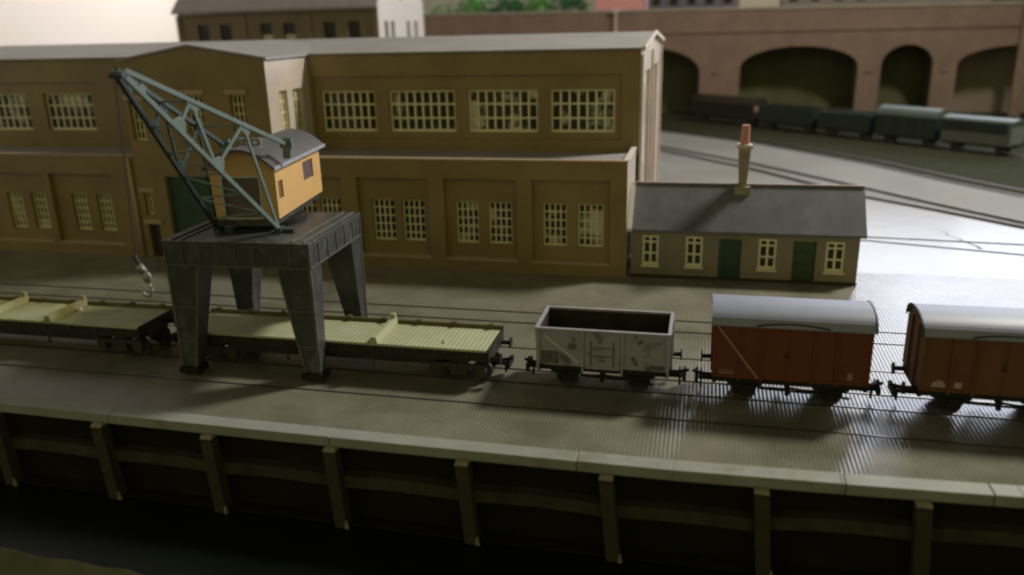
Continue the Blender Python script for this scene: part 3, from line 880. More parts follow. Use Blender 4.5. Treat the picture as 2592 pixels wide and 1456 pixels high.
gt = MB()
gt.bar(cabp(-0.38, -0.16, 8.42), cabp(CL + 0.45, -0.16, 8.42), 0.06, 0.14)
gt.build('gutter', M['gutter'], cab)
# jib: two lattice side trusses meeting at the tip
TIP = Vector((-17.62, 22.55, 12.42))
def truss(foot, node1, node2, up_a, up_b, top, tip, name='truss'):
    t = MB()
    foot, node1, node2, up_a, up_b, top, tip = map(Vector, (foot, node1, node2, up_a, up_b, top, tip))
    t.bar(foot, tip, 0.13, 0.17)
    t.bar(top, tip + Vector((0, 0, 0.2)), 0.13, 0.16)
    for a, b in ((node1, up_a), (up_a, node2), (node2, up_b), (up_b, foot)):
        t.bar(a, b, 0.07, 0.14)
    # gusset plates
    for c, d1, d2 in ((node1, foot - tip, up_a - node1), (node2, foot - tip, up_b - node2), (up_a, top - tip, node2 - up_a), (up_b, top - tip, foot - up_b)):
        d1 = d1.normalized(); d2 = d2.normalized()
        nn = d1.cross(d2).normalized() * 0.03
        tri = [c - d1 * 0.42, c + d1 * 0.42, c + d1 * 0.16 + d2 * 0.42, c - d1 * 0.16 + d2 * 0.42]
        t.add([p - nn for p in tri] + [p + nn for p in tri], [(0, 3, 2, 1), (4, 5, 6, 7), (0, 1, 5, 4), (1, 2, 6, 5), (2, 3, 7, 6), (3, 0, 4, 7)])
    g0 = tip - (tip - foot).normalized() * 0.75
    t.bar(g0, tip - (tip - top).normalized() * 0.75, 0.06, 0.28)
    return t
RF = Vector((-16.7, 29.19, 5.98)); LF = Vector((-19.25, 28.85, 5.98))
RT = Vector((-16.55, 30.28, 9.24)); LT = Vector((-19.15, 29.95, 9.24))
tipR, tipL = Vector((-17.55, 22.55, 12.42)), Vector((-17.86, 22.60, 12.42))
def on(a, b, y):
    t = (y - a.y) / (b.y - a.y)
    return a + (b - a) * t
upo = Vector((0, 0, 0.2))
jib = truss(RF, on(RF, tipR, 24.45), on(RF, tipR, 26.05), on(RT, tipR + upo, 25.2), on(RT, tipR + upo, 27.75), RT, tipR).build('jib', M['jib_green'], cr, bevel=0.012)
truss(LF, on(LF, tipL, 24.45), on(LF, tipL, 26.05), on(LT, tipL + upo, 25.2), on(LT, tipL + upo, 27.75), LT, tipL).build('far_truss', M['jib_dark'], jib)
lad = MB()
ys = [24.3, 25.3, 26.3, 27.3, 28.3]
for y in ys:
    a, b = on(RF, tipR, y), on(LF, tipL, y)
    lad.bar(a, b, 0.06, 0.06)
for y0, y1 in zip(ys, ys[1:]):
    lad.bar(on(LF, tipL, y0), on(RF, tipR, y1), 0.05, 0.05)
for y in (25.2, 27.75):
    lad.bar(on(RT, tipR + upo, y), on(LT, tipL + upo, y), 0.07, 0.07)
lad.bar(on(RT, tipR + upo, 25.2), on(LT, tipL + upo, 27.75), 0.06, 0.06)
lad.build('cross_bracing', M['jib_green'], jib)
hp = MB()
hp.tube(tipR + Vector((0.1, -0.12, 0.08)), tipL + Vector((-0.1, -0.12, 0.08)), 0.13, 16)
hp.build('head_pulley', M['crane_steel'], jib, smooth=False)
br = MB()
for t_, l in ((RT, 0), (LT, 0)):
    br.bar(t_ + Vector((0.05, -0.1, -0.55)), t_ + Vector((0.02, 0.12, 0.22)), 0.32, 0.24)
    br.bar(t_ + Vector((-0.25, 0.0, 0.0)), t_ + Vector((0.25, 0.05, 0.0)), 0.2, 0.26)
br.build('jib_bracket', M['jib_green'], cr)
ln = MB()
for dx in (-0.35, 0.0, 0.35):
    ln.tube(cabp(1.2, 1.3 + dx, 9.12), cabp(1.2, 1.3 + dx, 9.45), 0.10, 8)
ln.bar(cabp(1.0, 0.8, 9.4), cabp(1.4, 2.0, 9.4), 0.12, 0.10)
ln.build('winch', M['hook_metal'], cr)
ftb = MB()
for F_ in (RF, LF):
    ftb.box(F_.x - 0.14, F_.x + 0.14, F_.y - 0.12, F_.y + 0.3, PZ + .003, 6.05)
    ftb.box(F_.x + 0.2, F_.x + 0.62, F_.y + 0.05, F_.y + 0.3, PZ + .003, PZ + 0.16)
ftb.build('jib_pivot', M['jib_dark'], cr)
rp = MB()
HK = Vector((-18.25, 22.5, 6.55))
rp.tube(Vector((-17.75, 22.33, 12.3)), HK, 0.018, 6)
rp.build('rope', M['rope'], cr)
hk = MB()
hk.tube(HK + Vector((-.05, 0, 0.15)), HK + Vector((0.1, 0, -0.2)), 0.07, 8)
hk_dark = hk.build('hook_chain', M['rope'], cr)
hb = MB()
bmh = bmesh.new()
bmesh.ops.create_uvsphere(bmh, u_segments=14, v_segments=10, radius=0.21)
for v in bmh.verts:
    v.co *= 0.8; v.co.y *= 0.6; v.co.z *= 1.25
sv = [tuple(v.co + HK + Vector((0.30, 0, -0.62))) for v in bmh.verts]
bmh.verts.index_update()
sf = [tuple(v.index for v in f_.verts) for f_ in bmh.faces]
bmh.free()
hb.add(sv, sf)
hb.bar(HK + Vector((0.06, 0, -0.22)), HK + Vector((0.24, 0, -0.45)), 0.16, 0.20)
pts = [HK + Vector(p) for p in ((0.36, 0, -0.85), (0.42, 0, -1.02), (0.40, 0, -1.18), (0.28, 0, -1.30), (0.12, 0, -1.28), (0.05, 0, -1.14))]
for a, b in zip(pts, pts[1:]):
    hb.tube(a, b, 0.045, 8)
hb.build('hook', M['hook_metal'], cr, smooth=True)

# ------------------------------------------------------------------ wagons on the quay track (built round x = 0..L, y = 0 on the track centre)
YT = 29.68
def wheels(root, xs_, r=0.44, m=None, y=0.66):
    for x in xs_:
        for s_ in (-1, 1):
            w = MB().tube((x, s_ * (y - 0.07), r + 0.02), (x, s_ * (y + 0.06), r + 0.02), r, 22)
            w.tube((x, s_ * (y + 0.06), r + 0.02), (x, s_ * (y + 0.10), r + 0.02), r * 0.78, 18)
            w.build('wheel', m or M['wheel'], root)
def buffers(root, L, z=1.02):
    for x, d in ((0, -1), (L, 1)):
        for s_ in (-1, 1):
            b = MB().tube((x, s_ * 0.88, z), (x + d * 0.36, s_ * 0.88, z), 0.09, 10)
            b.tube((x + d * 0.36, s_ * 0.88, z), (x + d * 0.42, s_ * 0.88, z), 0.23, 14)
            b.build('buffer', M['chassis'], root)
def coupling(root, L, reach=0.62):
    for x, d in ((0, -1), (L, 1)):
        c = MB().box(min(x - d * .3, x + d * (reach - 0.14)), max(x - d * .3, x + d * (reach - 0.14)), -0.16, 0.16, 0.48, 0.62)
        c.box(min(x + d * (reach - .13), x + d * reach), max(x + d * (reach - .13), x + d * reach), -0.42, 0.42, 0.44, 0.72)
        c.bar((x + d * 0.2, -0.14, 0.70), (x + d * (reach + 0.1), -0.14, 0.82), 0.08, 0.10)
        c.box(min(x + d * (reach - .28), x + d * (reach - .20)), max(x + d * (reach - .28), x + d * (reach - .20)), -0.06, 0.06, 0.12, 0.478)
        c.build('coupling', M['chassis'], root)
def four_wheel_chassis(root, L, wb=2.75):
    a, b = L / 2 - wb / 2, L / 2 + wb / 2
    u = MB()
    for s_ in (-1, 1):
        u.box(0.0, L, s_ * 1.02 - 0.06, s_ * 1.02 + 0.06, 0.86, 1.10)
    u.box(0, 0.14, -1.2, 1.2, 0.86, 1.101); u.box(L - 0.14, L, -1.2, 1.2, 0.86, 1.101)
    u.box(L / 2 - 0.1, L / 2 + 0.1, -0.96, 0.96, 0.7, 1.098)
    u.build('underframe', M['chassis'], root)
    for x in (a, b):
        for s_ in (-1, 1):
            g_ = MB()
            g_.hexa([(x - 0.30, s_ * 0.90 - .03, 0.35), (x + 0.30, s_ * 0.90 - .03, 0.35), (x + 0.30, s_ * 0.90 + .03, 0.35), (x - 0.30, s_ * 0.90 + .03, 0.35),
                     (x - 0.55, s_ * 0.90 - .03, 0.86), (x + 0.55, s_ * 0.90 - .03, 0.86), (x + 0.55, s_ * 0.90 + .03, 0.86), (x - 0.55, s_ * 0.90 + .03, 0.86)])
            g_.box(x - 0.16, x + 0.16, s_ * 0.98 - .05, s_ * 0.98 + .12, 0.33, 0.62)
            g_.bar((x - 0.62, s_ * 1.0, 0.82), (x, s_ * 1.0, 0.68), 0.09, 0.09); g_.bar((x, s_ * 1.0, 0.68), (x + 0.62, s_ * 1.0, 0.82), 0.09, 0.09)
            g_.build('axle_guard', M['chassis'], root)
    wheels(root, (a, b))
    for s_ in (-1, 1):
        bl = MB()
        bl.bar((L / 2, s_ * 1.06, 0.78), (L - 0.55, s_ * 1.10, 0.52), 0.05, 0.08)
        bl.bar((a + .5, s_ * 0.7, 0.52), (b - .5, s_ * 0.7, 0.46), 0.05, 0.07)
        bl.box(L / 2 - .08, L / 2 + .08, s_ * 1.0 - .04, s_ * 1.0 + .04, 0.45, 0.86)
        bl.build('brake_gear', M['chassis'], root)
    buffers(root, L); coupling(root, L)
def place(root, x, y=YT, z=0.024, rot=0.0):
    root.location = (x, y, z)
    root.rotation_euler = (0, 0, rot)

def flat_wagon(label, bolsters, dm, L=13.75):
    root = local_thing('flat_wagon', label, 'wagon', 'bogie flat wagons under the crane')
    d = MB().box(0.08, L - 0.08, -1.20, 1.16, 1.41, 1.50)
    d.build('deck', dm, root)
    s = MB()
    for s_ in (-1, 1):
        s.box(0, L, s_ * 1.16 - .05, s_ * 1.16 + .05, 1.02, 1.405)
        s.hexa([(2.6, s_ * 1.0 - .05, 0.70), (L - 2.6, s_ * 1.0 - .05, 0.70), (L - 2.6, s_ * 1.0 + .05, 0.70), (2.6, s_ * 1.0 + .05, 0.70),
                (1.9, s_ * 1.0 - .05, 1.02), (L - 1.9, s_ * 1.0 - .05, 1.02), (L - 1.9, s_ * 1.0 + .05, 1.02), (1.9, s_ * 1.0 + .05, 1.02)])
    s.box(-.003, 0.076, -1.25, 1.25, 0.95, 1.52); s.box(L - 0.076, L + .003, -1.25, 1.25, 0.95, 1.52)
    s.build('solebar', M['solebar'], root)
    c = MB().box(0.08, L + 0.02, 1.163, 1.26, 1.41, 1.66)
    for x in [0.5 + i * (L - 1) / 8 for i in range(9)]:
        c.box(x - .10, x + .10, 1.10, 1.27, 1.663, 1.74)
    c.build('side_rail', M['curb'], root)
    lb = MB()
    for x in [0.9 + i * (L - 1.8) / 9 for i in range(10)]:
        lb.box(x - .07, x + .07, -1.27, -1.212, 1.20, 1.36)
    lb.build('lashing_point', M['bogie'], root)
    for x in bolsters:
        b_ = MB().hexa([(x - .17, -1.24, 1.503), (x + .17, -1.24, 1.503), (x + .17, 1.18, 1.503), (x - .17, 1.18, 1.503),
                        (x - .11, -1.24, 1.78), (x + .11, -1.24, 1.78), (x + .11, 1.18, 1.78), (x - .11, 1.18, 1.78)])
        b_.box(x - .10, x + .10, 1.0, 1.16, 1.783, 1.98)
        b_.build('bolster', dm, root)
    for x in (1.35, L - 1.35):
        bg_ = MB()
        for s_ in (-1, 1):
            y = s_ * 0.93
            bg_.box(x - 1.12, x + 1.12, y - .05, y + .05, 0.60, 0.78)
            for k in (-0.92, 0.92):
                bg_.tube((x + k, y - .06, 0.46), (x + k, y + .12, 0.46), 0.24, 14)
            bg_.box(x - 0.36, x + 0.36, y - .05, y + .10, 0.28, 0.597)
            for k in (-.2, 0, .2):
                bg_.tube((x + k, y + .11, 0.3), (x + k, y + .11, 0.58), 0.07, 8)
        bg_.box(x - 0.3, x + 0.3, -0.88, 0.88, 0.62, 1.0)
        bgo = bg_.build('bogie', M['bogie'], root)
        wheels(bgo, (x - 0.92, x + 0.92), 0.42)
    tb = MB()
    for k in (0.36, 0.64):
        tb.bar((L * k, -1.02, 1.0), (L * k, -1.02, 0.42), 0.08, 0.08)
    tb.build('brake_stand', M['bogie'], root)
    buffers(root, L, 1.05); coupling(root, L)
    return root
fw2 = flat_wagon('cream decked bogie flat wagon standing between the crane legs and the grey open wagon', [8.95], M['deck'])
place(fw2, -21.6)
fw1 = flat_wagon('olive shade-tinted bogie flat wagon at the left edge, left of the crane legs', [5.8, 9.1], M['deck_shaded'])
place(fw1, -37.3)
# small pale litter on the decks
tag(MB().tube((-9.85, 29.05, 1.528), (-9.83, 29.06, 1.62), 0.10, 8, 0.05).build('white_chip', M['white_paint']), 'tiny white chip lying on the cream wagon deck', 'chip')
tag(MB().tube((-27.85, 30.05, 1.528), (-27.84, 30.06, 1.70), 0.14, 10, 0.08).build('white_chip', M['white_paint']), 'tiny white lump lying on the shade-tinted wagon deck beside a bolster', 'chip')

# mineral wagon
ml = local_thing('mineral_wagon', 'empty grey steel open wagon with rust patches, left of the red van', 'wagon')
ML, MW, MZ0, MZ1 = 5.03, 2.44, 1.12, 2.64
b_ = MB()
hw2 = MW / 2
b_.box(0, ML, -hw2, -hw2 + 0.05, MZ0, MZ1 - 0.08)
b_.box(0, ML, hw2 - 0.05, hw2, MZ0, MZ1 - 0.08)
b_.box(0, 0.05, -hw2 + 0.05, hw2 - 0.05, MZ0, MZ1 - 0.08); b_.box(ML - 0.05, ML, -hw2 + 0.05, hw2 - 0.05, MZ0, MZ1 - 0.08)
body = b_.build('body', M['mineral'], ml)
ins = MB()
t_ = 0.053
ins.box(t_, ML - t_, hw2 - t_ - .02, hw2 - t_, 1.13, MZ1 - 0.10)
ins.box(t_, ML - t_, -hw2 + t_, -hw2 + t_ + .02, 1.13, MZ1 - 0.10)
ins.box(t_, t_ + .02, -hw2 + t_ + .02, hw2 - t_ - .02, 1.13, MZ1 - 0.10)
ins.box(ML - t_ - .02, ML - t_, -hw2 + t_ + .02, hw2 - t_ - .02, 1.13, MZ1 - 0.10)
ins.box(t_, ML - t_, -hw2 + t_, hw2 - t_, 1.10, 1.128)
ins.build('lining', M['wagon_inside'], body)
rm = MB()
rm.box(-0.05, ML + 0.05, -hw2 - 0.06, -hw2 + 0.08, MZ1 - 0.077, MZ1); rm.box(-0.05, ML + 0.05, hw2 - 0.08, hw2 + 0.06, MZ1 - 0.077, MZ1)
rm.box(-0.05, 0.08, -hw2 + 0.08, hw2 - 0.08, MZ1 - 0.077, MZ1); rm.box(ML - 0.08, ML + 0.05, -hw2 + 0.08, hw2 - 0.08, MZ1 - 0.077, MZ1)
rm.build('top_rim', M['mineral_rim'], body)
for s_ in (-1, 1):
    for x in (0.05, 1.78, 3.28, ML - 0.05):
        wdt = 0.055 if 1 < x < 4 else 0.075
        y = s_ * (hw2 + 0.045)
        MB().hexa([(x - wdt * .6, y - .04, MZ0 - 0.20), (x + wdt * .6, y - .04, MZ0 - 0.20), (x + wdt * .6, y + .04, MZ0 - 0.20), (x - wdt * .6, y + .04, MZ0 - 0.20),
                   (x - wdt, y - .043, MZ1 - 0.08), (x + wdt, y - .043, MZ1 - 0.08), (x + wdt, y + .043, MZ1 - 0.08), (x - wdt, y + .043, MZ1 - 0.08)]).build('stanchion', M['mineral_rim'], body)
for x in (0.0, ML):
    for yy in (-0.6, 0.6):
        d = -1 if x == 0 else 1
        MB().box(min(x, x + d * 0.09), max(x, x + d * 0.09), yy - .06, yy + .06, MZ0 - .1, MZ1 - 0.08).build('end_stanchion', M['mineral_rim'], body)
dz = MB()
dz.box(1.87, 3.19, -hw2 - 0.03, -hw2 - .002, 1.06, MZ1 - 0.10)
door = dz.build('side_door', M['mineral'], ml)
dd_ = MB()
dd_.box(2.07, 2.13, -hw2 - 0.05, -hw2 - .032, 1.2, 2.2); dd_.box(2.93, 2.99, -hw2 - 0.05, -hw2 - .032, 1.2, 2.2)
dd_.box(2.13, 2.93, -hw2 - 0.045, -hw2 - .032, 1.58, 1.63); dd_.box(2.13, 2.93, -hw2 - 0.045, -hw2 - .032, 1.92, 1.96)
dd_.box(2.28, 2.34, -hw2 - 0.05, -hw2 - .032, 2.30, 2.40); dd_.box(2.34, 2.62, -hw2 - 0.045, -hw2 - .032, 2.36, 2.40)
dd_.build('door_bar', M['rust'], door)
def blotch(x, z, rx, rz, ang=0.0, m='rust', par=body, yoff=0.004):
    vs = []
    n_ = 14
    for i in range(n_):
        a = 2 * PI * i / n_
        r = random.uniform(0.72, 1.1)
        u, w = math.cos(a) * rx * r, math.sin(a) * rz * r
        vs.append((x + u * math.cos(ang) - w * math.sin(ang), -hw2 - yoff, z + u * math.sin(ang) + w * math.cos(ang)))
    vs2 = [(p[0], p[1] - .001, p[2]) for p in vs]
    MB().add(vs2, [tuple(range(n_))]).build('rust_patch', M[m], par)
for a in ((3.95, 2.26, 0.17, 0.09, 0.5), (4.62, 2.26, 0.2, 0.035, 0.3), (3.74, 1.48, 0.10, 0.24, 0.5), (1.38, 1.93, 0.2, 0.15, 0.2)):
    blotch(*a)
blotch(2.52, 1.42, 0.20, 0.05, 0, par=door, yoff=0.032)
MB().box(0.17, 0.86, -hw2 - 0.006, -hw2 - .002, 1.18, 1.70).build('number_panel', M['black_panel'], body)
lt = MB()
for r_ in range(3):                        # worn pale lettering, unreadable in the photograph
    x = 0.32
    while x < 0.74:
        w_ = random.uniform(0.03, 0.06)
        lt.box(x, x + w_, -hw2 - 0.009, -hw2 - .007, 1.28 + r_ * 0.14, 1.28 + r_ * 0.14 + 0.055)
        x += w_ + 0.035
lt.build('lettering', M['rust'], body)
MB().box(4.30, 4.86, -hw2 - 0.006, -hw2 - .002, 1.17, 1.36).build('label_panel', M['black_panel'], body)
MB().bar((0.30, -hw2 - .005, 2.33), (1.62, -hw2 - .005, 1.27), 0.004, 0.05, (0, 0, 1)).build('stripe', M['white_paint'], body)
four_wheel_chassis(ml, ML)
place(ml, -5.93)

# vans
def van(name_label, bodym, L, group, stripe=True, end_lip=False):
    root = local_thing('goods_van', name_label, 'wagon', group)
    hw, z0, ze, zc = 1.22, 1.14, 3.16, 3.72
    n_ = 16
    def az(y):
        t = y / (hw + 0.06)
        return ze + (zc - ze) * math.sqrt(max(0.0, 1 - (abs(t)) ** 2.3))
    poly = [(-hw, z0), (hw, z0), (hw, ze)] + [(hw - 2 * hw * i / n_, az(hw - 2 * hw * i / n_) - 0.02) for i in range(1, n_)] + [(-hw, ze)]
    bd = MB().extrude(poly, 'x', 0, L).build('body', bodym, root)
    hr_ = hw + 0.06
    outer = [(hr_ - 2 * hr_ * i / 24, az(hr_ - 2 * hr_ * i / 24) + 0.02) for i in range(25)]
    inner_ = [(y, z - 0.05) for y, z in outer][::-1]
    rf_ = MB().extrude(outer + inner_, 'x', -0.06, L + 0.06)
    ro = rf_.build('roof', M['van_roof'], root, smooth=False)
    lip = [(y * 1.02, z + 0.02) for y, z in outer] + [(y * 0.97, z - 0.04) for y, z in inner_]
    lp = MB().extrude(lip, 'x', -0.11, -0.062)
    lp.build('roof_end', M['black'] if end_lip else M['van_roof'], ro)
    MB().extrude(lip, 'x', L + 0.062, L + 0.11).build('roof_end', M['black'], ro)
    rn = MB()                                    # curved rain strip over the door
    pts = [(L * 0.27 + (L * 0.46) * i / 10, 0.10 * (1 - ((i - 5) / 5) ** 2)) for i in range(11)]
    for (xa, ha), (xb, hb_) in zip(pts, pts[1:]):
        ya = -hr_ + 0.012 - 0.02; 
        rn.bar((xa, ya + ha * 0.55, 3.19 + ha * 1.1), (xb, ya + hb_ * 0.55, 3.19 + hb_ * 1.1), 0.05, 0.05)
    rn.build('rain_strip', M['black'], ro)
    fr2 = MB()
    for s_ in (-1, 1):
        y = s_ * (hw + 0.025)
        for x in (0.03, 0.95, 1.72, 3.45, 4.25, L - 0.03):
            fr2.box(x - .04, x + .04, y - .024, y + .024, z0 - (0.12 if 0.5 < x < L - 0.5 else 0), ze - 0.04)
        fr2.box(0, L, y - .02, y + .02, z0 - 0.02, z0 + 0.07)
    fr2.build('framing', bodym, bd)
    dr = MB().box(1.78, 3.39, -hw - 0.03, -hw - .002, z0 + 0.06, ze - 0.05)
    dr.box(2.555, 2.60, -hw - 0.045, -hw - .032, z0 + 0.06, ze - 0.05)
    dr.build('door', bodym, root)
    hn = MB().box(2.48, 2.68, -hw - 0.06, -hw - .047, 2.02, 2.10)
    hn.bar((2.52, -hw - .055, 2.1), (2.64, -hw - .055, 2.3), 0.02, 0.03)
    hn.build('latch', M['black'], root)
    if stripe:
        MB().bar((0.12, -hw - .056, 3.1), (1.6, -hw - .056, 1.16), 0.010, 0.075).build('stripe', M['faded_stripe'], bd)
        MB().bar((1.95, -hw - .038, 2.85), (2.35, -hw - .038, 1.9), 0.008, 0.025).build('stripe', M['van_brown'], bd)
    lt_ = MB()
    x = 0.22
    while x < 0.72:
        w_ = random.uniform(0.03, 0.06)
        if stripe:
            lt_.box(x, x + w_, -hw - 0.006, -hw - .002, 1.25, 1.31); lt_.box(x + .02, x + w_, -hw - 0.006, -hw - .002, 1.36, 1.41)
        x += w_ + 0.03
    if stripe:
        for k in range(3):
            lt_.box(L - 0.72, L - 0.56, -hw - 0.006, -hw - .002, 1.32 + k * 0.09, 1.37 + k * 0.09)
        lt_.build('lettering', M['faint_letter'], bd)
    else:
        vs = [(0.62 + 0.24 * math.cos(PI * i / 10), -hw - 0.004, 1.28 + 0.26 * math.sin(PI * i / 10)) for i in range(11)]
        MB().add(vs, [tuple(range(10, -1, -1))]).build('lettering', M['faint_letter'], bd)
        MB().box(1.12, 1.36, -hw - 0.006, -hw - .002, 1.28, 1.50).build('lettering', M['faint_letter'], bd)
    four_wheel_chassis(root, L, 3.0)
    for y in (-0.5, 0.5):
        MB().box(-0.07, -.002, y - .05, y + .05, z0 - .1, 3.3).build('end_post', bodym, bd)
        MB().box(L + .002, L + 0.07, y - .05, y + .05, z0 - .1, 3.3).build('end_post', bodym, bd)
    return root
v1 = van('red-brown goods van with a pale diagonal stripe, right of the grey open wagon', M['van_red'], 5.38, 'goods vans on the quay track')
place(v1, 0.67)
v2 = van('brown goods van with grey curved roof cut off by the right edge of the photo', M['van_brown'], 5.38, 'goods vans on the quay track', False, True)
place(v2, 7.68)

# ------------------------------------------------------------------ stored vehicles in the yard
RD = Vector((0.72, -0.694)); RN = Vector((0.694, 0.72)); RA = math.atan2(RD.y, RD.x)
P0 = Vector((28.94, 88.58)) + RN * 1.35
def put(root, s_right, L):
    p = P0 - RD * (s_right + L)
    root.location = (p.x, p.y, 0.03); root.rotation_euler = (0, 0, RA)
def yard_chassis(root, L):
    MB().box(0.1, L - .1, -1.15, 1.15, 0.7, 0.95).build('underframe', M['chassis'], root)
    wheels(root, (1.2, L - 1.2), 0.42)
    buffers(root, L)
L1 = 7.0
y1 = local_thing('railcar', 'grey-green railcar with dark window band, rightmost of the row by the viaduct', 'wagon', 'vehicles stored by the viaduct')
MB().box(0, L1, -1.35, 1.35, 0.95, 2.0).build('body', M['pale_panel'], y1)
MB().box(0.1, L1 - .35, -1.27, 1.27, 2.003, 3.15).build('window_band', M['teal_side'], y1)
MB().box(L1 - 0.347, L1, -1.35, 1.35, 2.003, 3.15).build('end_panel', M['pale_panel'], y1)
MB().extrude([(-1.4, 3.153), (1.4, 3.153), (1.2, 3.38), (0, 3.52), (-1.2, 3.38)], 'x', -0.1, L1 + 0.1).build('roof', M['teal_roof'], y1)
yard_chassis(y1, L1); put(y1, 0.0, L1)
def yard_van(label, side, roof, L, open_top=False, h=3.0):
    r = local_thing('stored_wagon', label, 'wagon', 'vehicles stored by the viaduct')
    if open_top:
        b2 = MB().box(0, L, -1.3, -1.2, 0.95, h).box(0, L, 1.2, 1.3, 0.95, h).box(0, .1, -1.2, 1.2, 0.95, h).box(L - .1, L, -1.2, 1.2, 0.95, h).box(.1, L - .1, -1.2, 1.2, 0.95, 1.1)
        b2.build('body', side, r)
        MB().box(-.05, L + .05, -1.36, -1.16, h + .003, h + .12).box(-.05, L + .05, 1.16, 1.36, h + .003, h + .12).build('top_rim', roof, r)
    else:
        MB().box(0, L, -1.3, 1.3, 0.95, h).build('body', side, r)
        pl = [(-1.4, h + .003), (1.4, h + .003)] + [(1.4 * math.cos(PI * i / 10), h + 0.1 + 0.85 * math.sin(PI * i / 10)) for i in range(11)]
        MB().extrude(pl, 'x', -0.08, L + 0.08).build('roof', roof, r)
        for x in (1.6, 3.4, 5.2):
            MB().box(x - .06, x + .06, -1.36, -1.303, 0.95, h - .1).build('door_post', roof, r)
    yard_chassis(r, L)
    return r
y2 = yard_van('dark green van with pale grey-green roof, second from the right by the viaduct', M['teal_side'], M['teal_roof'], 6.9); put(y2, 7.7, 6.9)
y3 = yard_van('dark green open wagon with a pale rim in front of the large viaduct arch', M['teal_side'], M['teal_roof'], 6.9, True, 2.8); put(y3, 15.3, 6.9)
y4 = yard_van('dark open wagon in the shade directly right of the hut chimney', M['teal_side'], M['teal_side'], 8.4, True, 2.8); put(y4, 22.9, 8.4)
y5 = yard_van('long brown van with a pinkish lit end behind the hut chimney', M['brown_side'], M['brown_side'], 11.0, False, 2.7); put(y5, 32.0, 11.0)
MB().box(11.003, 11.06, -1.25, 1.25, 1.0, 2.7).build('lit_end', M['brown_lit_end'], y5)  # thin plate added to show the van end as lit

# ------------------------------------------------------------------ viaduct
VY, VD = 124.0, 12.0
arches = [(-17.2, -1.2, 6.2, 9.8), (4.4, 20.1, 6.8, 9.65), (23.05, 29.6, 6.9, 9.6), (32.6, 48.0, 6.8, 9.3), (-40, -21, 6.2, 9.8)]
def vtop(x):
    return 15.0 - 0.0075 * (x + 40)
def intrados(x):
    for a, b, zs, zc_ in arches:
        if a < x < b:
            t = (x - (a + b) / 2) / ((b - a) / 2)
            return zs + (zc_ - zs) * math.sqrt(max(0, 1 - t * t))
    return 0.0
via = thing('viaduct', (5, VY, 0), 'long brown brick railway viaduct with one wide and one narrow dark arch in the background', 'viaduct')
vx = set([-78.0, 75.0])
for a, b, zs, zc_ in arches:
    vx |= {a, b}
    for i in range(1, 24):
        vx.add((a + b) / 2 - (b - a) / 2 * math.cos(PI * i / 24))
vx = sorted(vx)
vm = MB()
lin = {q: MB() for q in arches}
for a, b in zip(vx, vx[1:]):
    m_ = (a + b) / 2
    ins_ = intrados(m_) > 0
    if ins_:
        za = intrados(a + 1e-6) or [q[2] for q in arches if abs(q[0] - a) < 1e-4][0]
        zb = intrados(b - 1e-6) or [q[2] for q in arches if abs(q[1] - b) < 1e-4][0]
    else:
        za = zb = 0.0
    vm.quad((a, VY, za), (b, VY, zb), (b, VY, vtop(b)), (a, VY, vtop(a)))
    if ins_:
        vi = [lin[q] for q in arches if q[0] < m_ < q[1]][0]
        vi.quad((a, VY, za), (a, VY + 5.0, za), (b, VY + 5.0, zb), (b, VY, zb))
        vi.quad((a, VY + 5.0, 0), (b, VY + 5.0, 0), (b, VY + 5.0, zb), (a, VY + 5.0, za))
    vm.quad((a, VY + 0.6, vtop(a)), (a, VY, vtop(a)), (b, VY, vtop(b)), (b, VY + 0.6, vtop(b)))
for q in arches:
    a, b, zs, zc_ = q
    vi = lin[q]
    vi.quad((a, VY, 0), (a, VY + 5.0, 0), (a, VY + 5.0, zs), (a, VY, zs))
    vi.quad((b, VY, 0), (b, VY, zs), (b, VY + 5.0, zs), (b, VY + 5.0, 0))
vm.build('wall', M['viaduct'], via, fix=False)
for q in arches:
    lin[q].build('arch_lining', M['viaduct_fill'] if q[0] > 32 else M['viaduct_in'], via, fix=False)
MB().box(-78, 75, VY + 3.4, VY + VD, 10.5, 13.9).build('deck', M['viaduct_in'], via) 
vc = MB()
for a, b in ((-78, 0), (0, 75)):
    vc.hexa([(a, VY - 0.15, vtop(a) + .003), (b, VY - 0.15, vtop(b) + .003), (b, VY + 0.7, vtop(b) + .003), (a, VY + 0.7, vtop(a) + .003),
             (a, VY - 0.15, vtop(a) + .30), (b, VY - 0.15, vtop(b) + .30), (b, VY + 0.7, vtop(b) + .30), (a, VY + 0.7, vtop(a) + .30)])
vc.build('parapet_coping', M['viaduct_cap'], via)
MB().box(-78, 75, VY - 0.18, VY - .004, 11.65, 11.95).build('string_course', M['viaduct'], via)
for x in (-2.8 + 3.9, 21.6, 31.1, 50):
    MB().box(x - .5, x + .5, VY - 0.15, VY - .004, 6.0, 6.35).build('impost', M['viaduct'], via)
for x in (39.6,):
    MB().box(x, x + 1.4, VY - 0.5, VY - .004, 0, 14.2).build('buttress', M['viaduct'], via)
ps = MB().tube((-13.3, VY - 0.6, 11.6), (-13.3, VY - 0.6, 15.0), 0.16, 8, 0.12)
ps.bar((-13.9, VY - 0.6, 15.0), (-12.7, VY - 0.6, 14.95), 0.3, 0.3)
tag(ps.build('small_post', M['pale_end']), 'small pale post fixed against the viaduct parapet in front of the pink block', 'post')

